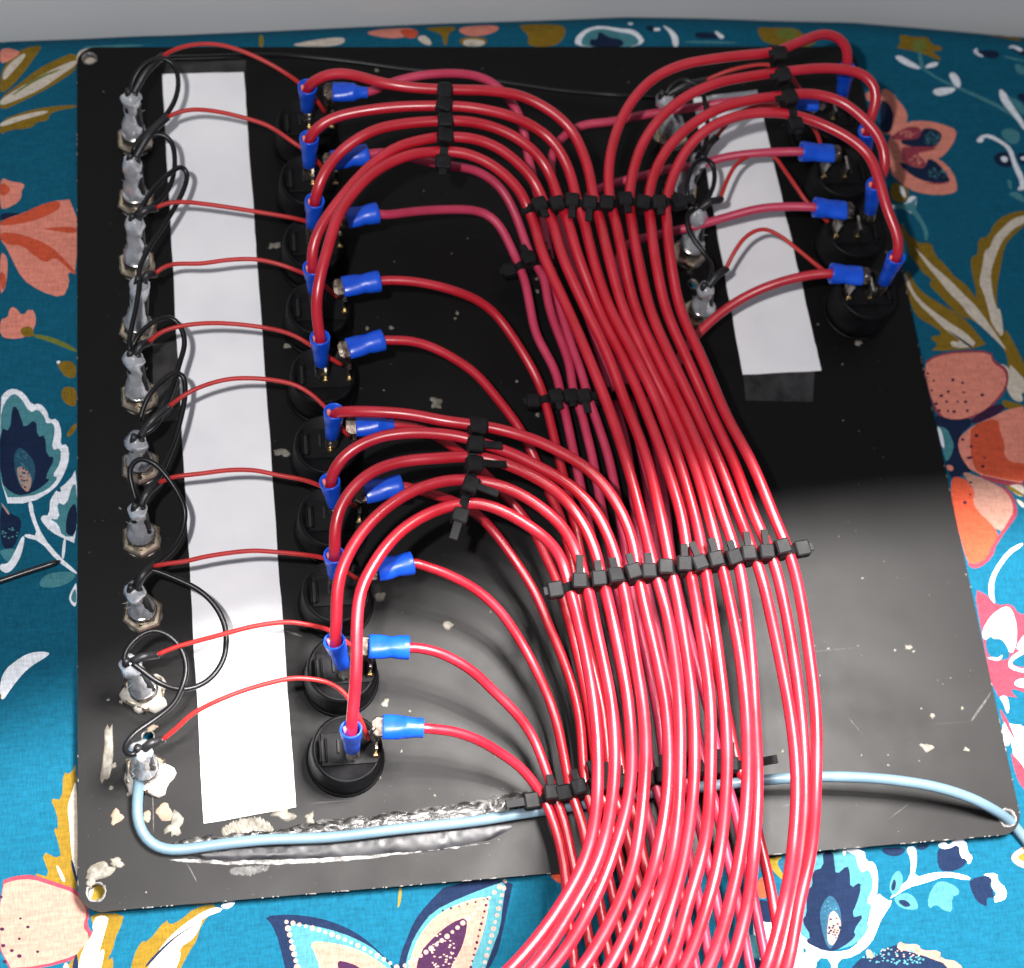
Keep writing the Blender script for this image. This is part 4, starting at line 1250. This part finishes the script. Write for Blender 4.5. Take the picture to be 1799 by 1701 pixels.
# side connectors: px of the lug end and of the wire end
SIDE = {1:(584,161,646,163),2:(584,282,646,271),3:(609,384,664,374),4:(602,504,667,494),5:(611,613,673,597),6:(625,748,692,746),7:(641,866,706,853),8:(663,1002,725,989),9:(648,1136,719,1138),10:(672,1277,744,1279),
        11:(1436,180,1390,176),12:(1464,270,1407,266),13:(1486,370,1430,364),14:(1514,485,1459,480)}
SZ = 25.0
LOW = {
 1:[(675,150,25),(705,140,26),(734,133,26),(769,129,26),(805,129,25),(840,135,23),(868,148,21),(889,170,19),(906,192,16),(916,215,14),(922,245,12),(927,275,10),(936,310,9),(950,370,8),(964,440,8),(979,519,8),(993,573,8),(1007,613,8),(1021,650,8),(1032,690,8),(1042,720,8),(1054,755,8),(1071,808,8),(1088,890,8),(1103,1000,8)],
 2:[(670,268,25),(700,272,24),(740,282,22),(800,292,19),(835,298,17),(866,316,15),(887,338,13),(904,370,11),(918,408,9),(934,455,8),(953,483,8),(962,533,8),(974,573,8),(988,608,8),(1000,643,8),(1007,690,8),(1019,720,8),(1028,757,8),(1038,796,8),(1055,880,8),(1078,1000,8)],
 3:[(668,378,25),(699,375,23),(735,371,20),(769,369,17),(816,368,14),(842,371,12),(863,379,11),(880,399,10),(894,427,9),(910,462,8),(922,490,8),(932,533,8),(941,580,8),(953,608,8),(969,636,8),(980,665,8),(985,692,8),(992,721,8),(1000,757,8),(1009,797,8),(1028,880,8),(1053,1005,8)],
 4:[(672,493,25),(711,493,25),(758,500,24),(805,513,22),(840,528,19),(871,552,16),(894,582,14),(918,618,11),(937,651,9),(951,681,8),(958,706,8),(965,733,8),(974,773,8),(984,815,8),(1000,878,8),(1028,1010,8)],
 5:[(678,598,25),(711,597,25),(746,604,24),(793,625,22),(837,656,19),(866,691,16),(894,728,13),(911,752,11),(932,793,9),(950,832,8),(967,872,8),(984,908,8),(1004,1000,8)],
 6:[(700,748,25),(718,750,24),(741,754,23),(772,769,20),(802,788,17),(832,812,14),(861,838,12),(886,865,10),(911,893,9),(937,928,8),(962,981,8),(980,1024,8)],
 7:[(710,856,25),(722,857,25),(746,863,23),(775,872,21),(800,881,18),(842,908,14),(866,934,12),(892,969,11),(920,1009,10),(944,1048,9),(963,1092,8),(986,1146,8),(1004,1198,8),(1017,1256,8)],
 8:[(730,989,25),(769,1001,24),(805,1017,22),(831,1031,20),(861,1056,18),(882,1079,16),(912,1122,13),(940,1170,11),(962,1215,9),(978,1262,8)],
 9:[(724,1137,25),(762,1142,24),(798,1157,22),(833,1179,20),(866,1212,16),(903,1250,13),(932,1290,10)],
 10:[(748,1280,25),(786,1283,23),(821,1292,21),(857,1308,18),(885,1326,15),(915,1348,12)],
 11:[(1365,174,24),(1290,178,20),(1215,189,16),(1160,197,14),(1129,202,13),(1071,214,12),(1020,220,11),(990,238,10),(970,262,9),(966,285,8),(970,330,8),(988,400,8),(1015,500,8),(1052,615,8),(1078,700,8),(1100,790,8),(1115,890,8),(1130,1000,8)],
 12:[(1390,266,24),(1330,268,22),(1265,277,18),(1228,290,15),(1163,299,13),(1141,307,12),(1094,319,10),(1054,332,9),(1030,350,8),(1028,385,7),(1045,460,7),(1072,560,7),(1103,690,8),(1128,790,8),(1142,890,8),(1156,1000,8)],
 13:[(1410,363,24),(1338,366,21),(1275,382,17),(1215,400,14),(1189,406,12),(1150,416,10),(1106,427,9),(1088,450,8),(1090,520,8),(1112,620,8),(1132,700,8),(1155,800,8),(1168,890,8),(1183,1000,8)],
 14:[(1440,481,24),(1414,485,23),(1358,501,20),(1303,526,16),(1261,554,13),(1233,579,11),(1205,612,9),(1185,650,8),(1178,720,8),(1190,800,8),(1200,890,8),(1212,1000,8)],
}
HX = {10:957,9:975,8:1003,7:1029,6:1054,5:1075,4:1096,3:1120,2:1146,1:1172,11:1202,12:1238,13:1268,14:1297}
def low_tail(i):
    x = HX[i]
    dy = -.17 * (x - 950)
    out = []
    if i <= 6 or i >= 11:
        x0 = {6:980,5:1004,4:1028,3:1053,2:1078,1:1103,11:1130,12:1156,13:1183,14:1212}[i]
        out += [(x0 + (x - x0) * .35, 1120, 8), (x0 + (x - x0) * .75, 1250, 8)]
    h = 1404 + dy
    k = 7.5 + (i % 3) * .8
    out += [(x, h, k), (x + 16, h + 45, k), (x + 27, h + 90, k), (x + 38, h + 140, k), (x + 52, h + 200, k), (x + 70, h + 290, k), (x + 90, h + 400, k)]
    if i == 10:
        out = [(957, 1404, 8), (970, 1437, 8), (982, 1472, 8), (991, 1515, 8), (995, 1546, 8), (998, 1600, 8), (1008, 1690, 8), (1020, 1800, 8)]
    return out
for i in range(1, 15):
    x0, y0, x1, y1 = SIDE[i]
    a, c = U(x0, y0, SZ), U(x1, y1, SZ)
    ax = (c - a).normalized()
    side = 1 if i <= 10 else -1
    pts = [c - ax * 3.5, c + ax * .8] + P3(LOW[i]) + P3(low_tail(i))
    pts = run_out(pts, (4, CZ + 2, CZ + 1.6, CZ + 1.6), 18)
    pink = i in (1, 2, 3, 11, 12, 13)
    cname = 'crimson' if pink else 'red'
    if i <= 10:
        lab = f'thinner {cname} wire leaving sideways from the left switch {ORD[i - 1]} from the top'
        grp = 'side wires from the left switches'
    else:
        lab = f'thinner {cname} wire leaving sideways from the right switch {ORD[i - 11]} from the top'
        grp = 'side wires from the right switches'
    t, pl = wire(('low', i), 'feed_wire', lab, 'wire', grp, pts, 1.3 if i not in (14,) else 1.4, M['pink'] if pink else M['red'], 14)
    s = sleeve_side(a, c, t, {1:.55, 6:.5, 10:.8}.get(i, 1.0), {1:.8, 6:.8}.get(i, .86))
    lug(a + ax * .8, -ax, (0, 1, .25), 3.4, 5.0, M['lug'], 'terminal_lug', s)
    ty = ROWS[i - 1] - 1.6 if i == 1 else ROWS[(i - 1) if i <= 10 else (i - 11)]
    blade = Vector(((SWX + 7) if i <= 10 else (RSWX - 7), ty, 18.6))
    q = a - ax * 1.8
    MB().tube(spline([blade, blade.lerp(q, .5) + Vector((-side * .8, 0, 2.0)), q], .8), 1.3, 10, squash=.55).build('terminal_lug', M['lug'], s)

# thin red leads from the indicators to the switches
THIN = {
 1:[(285,99,26),(310,86,29),(350,78,31),(390,80,32),(430,92,32),(470,110,31),(505,130,29),(530,148,26),(558,178,22),(571,198,17)],
 2:[(294,206,24),(308,199,25),(339,192,26),(379,195,27),(426,206,27),(473,222,26),(520,253,25),(533,261,24),(558,283,20),(568,298,16)],
 3:[(273,366,23),(289,358,24),(320,355,25),(355,358,26),(400,364,26),(445,371,26),(520,384,24),(545,391,22),(575,405,18),(590,418,15)],
 4:[(271,482,23),(285,470,24),(303,464,25),(355,463,26),(402,457,27),(449,456,27),(485,463,27),(520,475,26),(540,484,24),(575,506,20),(592,522,16)],
 5:[(260,602,22),(280,585,24),(308,575,25),(355,569,26),(402,569,27),(461,575,27),(496,582,26),(522,592,25),(543,605,24),(581,630,20),(600,641,17)],
 6:[(296,715,22),(318,698,24),(343,684,25),(391,668,27),(426,664,27),(473,666,27),(518,675,27),(546,691,26),(574,717,24),(602,754,20),(613,767,17)],
 7:[(278,849,22),(301,839,24),(355,833,25),(402,827,26),(449,827,27),(487,835,27),(534,843,26),(565,854,24),(600,874,20),(624,890,17)],
 8:[(268,995,22),(289,991,23),(327,986,24),(355,979,25),(402,971,26),(445,967,27),(487,970,27),(534,975,26),(569,981,24),(600,999,20),(628,1018,17)],
 9:[(275,1151,22),(303,1139,23),(343,1128,24),(402,1112,26),(449,1100,27),(508,1093,27),(546,1099,26),(574,1106,24),(610,1130,20),(642,1155,17)],
 10:[(284,1301,22),(310,1280,24),(337,1254,26),(384,1229,28),(437,1209,29),(490,1195,30),(517,1191,30),(554,1194,29),(579,1200,28),(607,1219,27),(635,1268,23),(647,1299,19)],
 11:[(1239,142,24),(1267,129,27),(1307,118,29),(1348,114,30),(1385,130,28),(1410,165,24),(1420,185,18)],
 12:[(1258,242,23),(1275,220,26),(1300,198,28),(1340,184,29),(1390,195,28),(1424,219,25),(1437,238,22),(1444,270,17)],
 13:[(1265,351,20),(1275,322,21),(1291,291,21),(1312,275,21),(1338,269,21),(1359,273,21),(1377,296,21),(1401,330,21),(1422,359,20),(1455,390,17)],
 14:[(1275,473,18),(1289,445,21),(1311,415,23),(1339,402,24),(1367,412,24),(1400,437,23),(1444,473,21),(1478,495,17)],
}
RTOP = {11:(1166,166,22),12:(1232,272,20),13:(1226,366,20),14:(1240,503,18)}
for i in range(1, 15):
    pts = P3(THIN[i])
    if i <= 10:
        lab = f'thin red lead crossing the left paper strip, {ORD[i - 1]} from the top'
        grp = 'thin red leads on the left'
        top = U(*LED_TOP[i - 1], LED_Z[i - 1])
    else:
        lab = f'thin red lead near the right paper strip, {ORD[i - 11]} from the top'
        grp = 'thin red leads on the right'
        top = U(*RTOP[i])
    t, pl = wire(('thin', i), 'indicator_lead', lab, 'wire', grp, pts, .62, M['thinred'], 10, 1.2, 2)
    hs = spline([top + Vector((.8, .2, -.8)), top.lerp(pts[0], .5) + Vector((0, 0, 1.2)), pts[0], pts[0].lerp(pts[1], .12)], .8)
    MB().tube(hs, 1.12, 10).build('heat_shrink', M['shrink'], t)

# thin black leads looping from one indicator to the next
BLACK = [
 [(228,168,22),(235,140,25),(255,112,27),(285,102,27),(304,112,26),(313,135,25),(313,156,24),(306,180,23),(289,206,22),(261,230,22),(238,254,22),(232,276,22)],
 [(233,268,23),(240,252,24),(261,239,24),(285,235,24),(301,248,23),(307,272,22),(305,307,21),(294,335,21),(266,363,22),(236,378,23)],
 [(240,376,23),(250,362,24),(266,338,24),(294,309,24),(320,293,23),(329,303,22),(325,328,21),(308,364,21),(285,401,21),(261,438,22),(244,478,23),(246,492,23)],
 [(246,490,24),(244,510,24),(240,536,23),(230,580,23),(227,612,23),(233,624,22)],
 [(231,612,24),(240,595,25),(255,578,25),(280,562,25),(303,559,24),(320,578,23),(325,602,22),(315,642,21),(306,677,21),(292,712,21),(273,750,21),(243,768,20)],
 [(246,738,22),(252,715,23),(264,690,24),(285,668,24),(308,653,24),(322,659,23),(326,689,22),(321,724,21),(308,771,20),(294,806,20),(272,850,21),(246,884,22)],
 [(240,882,23),(231,850,25),(228,823,26),(245,806,26),(270,814,25),(294,838,24),(315,870,22),(325,899,20),(318,939,19),(299,969,19),(273,990,20),(246,1010,21),(236,1030,21)],
 [(238,1032,21),(246,1008,22),(265,1001,22),(308,1016,21),(350,1038,20),(381,1071,19),(396,1106,18),(395,1153,18),(376,1186,18),(350,1205,19),(316,1212,20),(279,1200,22),(252,1180,23),(232,1165,24)],
 [(224,1172,24),(217,1164,24),(220,1146,25),(238,1122,25),(266,1108,24),(294,1115,23),(318,1139,22),(327,1172,21),(321,1203,21),(305,1237,20),(273,1264,20),(236,1290,21),(219,1312,22),(222,1327,23),(240,1324,23)],
]
for i, b_ in enumerate(BLACK):
    wire(('blk', i), 'jumper_wire', f'thin black lead looping between the {ORD[i]} and {ORD[i + 1]} left indicators from the top', 'wire', 'black leads between the left indicators', P3(b_), .72, M['thinblack'], 10, 1.0, 2)
RBLACK = [
 [(1168,168,22),(1180,150,24),(1205,140,25),(1232,158,25),(1240,190,24),(1243,220,22),(1240,250,21),(1233,272,20)],
 [(1212,364,20),(1207,340,22),(1210,312,23),(1219,290,24),(1234,279,24),(1249,284,23),(1256,304,22),(1253,330,21),(1243,350,20),(1230,366,20)],
 [(1222,366,20),(1207,378,21),(1207,398,20),(1220,424,19),(1238,446,18),(1250,468,18),(1243,500,18)],
]
for i, b_ in enumerate(RBLACK):
    wire(('rblk', i), 'jumper_wire', f'thin black lead between the {ORD[i]} and {ORD[i + 1]} right indicators from the top', 'wire', 'black leads between the right indicators', P3(b_), .72, M['thinblack'], 10, 1.0, 2)
wire(('blk', 99), 'jumper_wire', 'long thin black lead running along the top from the left indicators to the right ones', 'wire', None,
     P3([(262,112,24),(300,101,22),(350,98,16),(420,97,9),(500,97,5),(560,102,4),(620,109,4),(700,120,4),(800,131,4),(900,146,4),(1000,161,4),(1080,167,5),(1120,170,8),(1150,172,15),(1166,170,21)]), .6, M['thinblack'], 10, 1.4, 2)

# pale blue cable glued along the near edge
wire(('blue', 0), 'blue_cable', 'pale blue cable glued along the near edge and out through the corner hole', 'cable', None,
     P3([(250,1338,9),(245,1360,6),(243,1382,3.5),(240,1414,2.2),(243,1449,1.8),(257,1475,1.7),(289,1493,1.7),(331,1492,1.7),(384,1485,1.7),(464,1476,1.8),(520,1473,1.8),(580,1470,1.8),(640,1464,1.9),(700,1457,1.8),(760,1451,1.9),(840,1442,2.0),(900,1433,2.2),(960,1424,2.6),(1030,1412,3),(1100,1400,4),(1180,1388,6),(1260,1379,8),(1340,1372,9.5),(1420,1367,10.5),(1500,1366,11),(1580,1372,10.5),(1650,1384,9),(1710,1404,6.5),(1748,1425,3.5),(1768,1439,0),(1780,1450,-1.6),(1796,1470,-2.3),(1830,1510,-2.3),(1880,1550,-2.3)]), 1.42, M['bluecable'], 16, 1.6, 2)

# black stick lying on the fabric at the left
rod = [U(-60, 1041, -2.4), U(0, 1021, -2.2), U(50, 1004, -2), U(96, 989, -1.6), U(106, 985, -1.5)]
t = thing('black_stick', 'thin black stick lying on the fabric left of the panel', 'stick', U(50, 1010, CZ))
MB().tube(spline(rod, 2), lambda q: .85 if q < .9 else .85 * (1.25 - (q - .9) * 10 * .85 - .2), 10).build('shaft', mat('black_lacquer', (.008, .008, .01), .3), t)
# ------------------------------------------------------------------ cable ties
def crossing(key, a, b):
    """point and direction where a wire crosses the picture line a-b"""
    pl = POLY[key]
    best = None
    ax, ay = b[0] - a[0], b[1] - a[1]
    Lq = math.hypot(ax, ay)
    for i in range(1, len(pl) - 1):
        x, y = PJ(pl[i])
        d = ((x - a[0]) * ay - (y - a[1]) * ax) / Lq
        s = ((x - a[0]) * ax + (y - a[1]) * ay) / Lq / Lq
        if -.12 < s < 1.12 and (best is None or abs(d) < best[0]):
            best = (abs(d), i, s)
    i = best[1]
    return pl[i], (pl[i + 1] - pl[i - 1]).normalized(), best[2]

def tie_small(mid, u, w, n, r, label, group, rnd, tail=1, head=True, span=1.0, flip=1):
    t = thing('cable_tie', label, 'cable tie', mid - n * r, group)
    h, d = r + .9, 1.5
    path = []
    for k in range(16):
        a = 2 * math.pi * k / 16
        c_, s_ = math.cos(a), math.sin(a)
        path.append(mid + w * d * (abs(c_) ** .6) * (1 if c_ > 0 else -1) + n * h * (abs(s_) ** .6) * (1 if s_ > 0 else -1))
    MB().band(path, u, 1.9 * span, .75).build('strap', M['tie'], t)
    hc = mid + n * (r + 1.9) - w * flip * rnd.uniform(.1, .9) + u * rnd.uniform(-.4, .4)
    tw = rnd.uniform(-.18, .18)
    uu = (u + w * tw).normalized()
    ww = (w - u * tw).normalized()
    tilt = rnd.uniform(-.15, .25)
    nn = (n + ww * tilt).normalized()
    ww = (ww - nn * ww.dot(nn)).normalized()
    if head:
        hd = MB().box(hc, (3.9 * min(span, 1.1), 4.0, 2.9), uu, ww, nn, .4).build('head', M['tie'], t)
        MB().box(hc + nn * 1.36, (1.6, 1.3, .12), uu, ww, nn, .03).build('head_slot', M['slot'], hd)
    L_ = rnd.uniform(2.0, 4.2) * tail
    if tail:
        tc_ = hc + nn * .9 + ww * flip * (1.7 + L_ / 2) * -1
        MB().box(tc_, (1.9, L_ + .6, .7), uu, ww, (nn - ww * .1).normalized(), .1).build('tail', M['tie'], t)
    return t

def tie_long(ps, us, ws, ns, r, label, group, end='right', tail=4.0, two=False):
    """one long strap woven over and under the whole row"""
    n = len(ps)
    t = thing('cable_tie', label, 'cable tie', ps[0] - ns[0] * r, group)
    top, bot = [], []
    for i in range(n):
        top.append(ps[i] + ns[i] * (r + .45))
        bot.append(ps[i] - ns[i] * (r + .45))
        if i < n - 1:
            m = (ps[i] + ps[i + 1]) / 2
            top.append(m + ns[i] * r * .62)
            bot.append(m - ns[i] * r * .62)
    ul, ur = (ps[1] - ps[0]).normalized(), (ps[-1] - ps[-2]).normalized()
    path = [ps[0] - ul * (r + .5)] + top + [ps[-1] + ur * (r + .5)] + bot[::-1]
    q = []
    for i in range(len(path)):
        a, b = path[i], path[(i + 1) % len(path)]
        q += [a, (a + b) / 2]
    W = sum(ws, Vector()) / n
    MB().band(q, W, 2.3, .8).build('strap', M['tie'], t)
    for e in ([end, 'left' if end == 'right' else 'right'] if two else [end]):
        k = -1 if e == 'right' else 0
        u = ur if e == 'right' else -ul
        hc = ps[k] + u * (r + 2.2)
        MB().box(hc, (4.0, 4.2, 3.2), u, ws[k], ns[k], .4).build('head', M['tie'], t)
        if tail:
            MB().box(hc + u * (1.9 + tail / 2) + ns[k] * .5, (tail, 2.2, .9), u, ws[k], ns[k], .12).build('tail', M['tie'], t)
    return t

def comb(keys, a, b, r, where, seed, end='right', tails=1, flip=1, long_tail=3.0, two=False, span=1.0, heads=None):
    rnd = random.Random(seed)
    X = [crossing(k, a, b) for k in keys]
    X.sort(key=lambda q: q[2])
    ps = [q[0] for q in X]
    us, ws, ns = [], [], []
    for i in range(len(ps)):
        u = (ps[min(i + 1, len(ps) - 1)] - ps[max(i - 1, 0)]).normalized()
        w = X[i][1]
        w = (w - u * w.dot(u)).normalized()
        n = u.cross(w)
        if n.z < 0:
            n = -n
        us.append(u); ws.append(w); ns.append(n)
    W = sum(ws, Vector()).normalized()
    for i in range(len(ps)):
        ws[i] = (W * .75 + ws[i] * .25)
        ws[i] = (ws[i] - us[i] * ws[i].dot(us[i])).normalized()
        n = us[i].cross(ws[i])
        ns[i] = n if n.z > 0 else -n
    tie_long(ps, us, ws, ns, r, f'long black cable tie woven through {where.split(chr(44))[0]}', 'long cable ties', end, long_tail, two)
    for i in range(len(ps) - 1):
        mid = (ps[i] + ps[i + 1]) / 2
        g = (ps[i + 1] - ps[i]).length
        tie_small(mid, us[i], ws[i], ns[i], r, f'small black cable tie, {ORD[i]} in {where}', 'small ties in ' + where.split(',')[0], rnd, tails if rnd.random() < .85 else 0, True, span, flip)
up = lambda *k: [('up', i) for i in k]
low = lambda *k: [('low', i) for i in k]
comb(up(1, 2, 3, 4, 5), (782, 120), (774, 300), RT, 'the upper left five-wire row, from the top', 1, 'right', 0, 1, 2.0, False, 1.2)
comb(up(6, 7, 8, 9, 10), (832, 720), (818, 910), RT, 'the middle left five-wire row, from the top', 2, 'right', 2.0, -1, 5.0, False, 1.15)
comb(up(11, 12, 13, 14), (1358, 70), (1392, 225), RT, 'the upper right four-wire row, from the top', 3, 'right', .6, -1, 1.5, False, 1.3)
comb(up(5, 4, 3, 2, 1, 11, 12, 13, 14), (915, 368), (1200, 362), RT, 'the upper nine-wire row, from the left', 4, 'right', .9, -1, 3.0)
comb(up(*ORDER), (985, 1037), (1400, 968), RT, 'the central fourteen-wire row, from the left', 5, 'right', 1.1, 1, 1.2, True)
comb(low(3, 2, 1), (890, 468), (1000, 462), 1.3, 'the three crimson wires, from the left', 6, 'left', .7, 1, 1.0)
comb(low(4, 3, 2, 1, 11, 12, 13), (940, 708), (1160, 690), 1.3, 'the lower crimson wire row, from the left', 7, 'left', .8, -1, 1.0)
comb(low(10, 9, 8, 7, 6, 5, 4, 3, 2, 1, 11, 12, 13, 14), (950, 1406), (1305, 1345), 1.3, 'the row beside the blue cable, from the left', 8, 'left', 1.0, 1, 5.0, True)
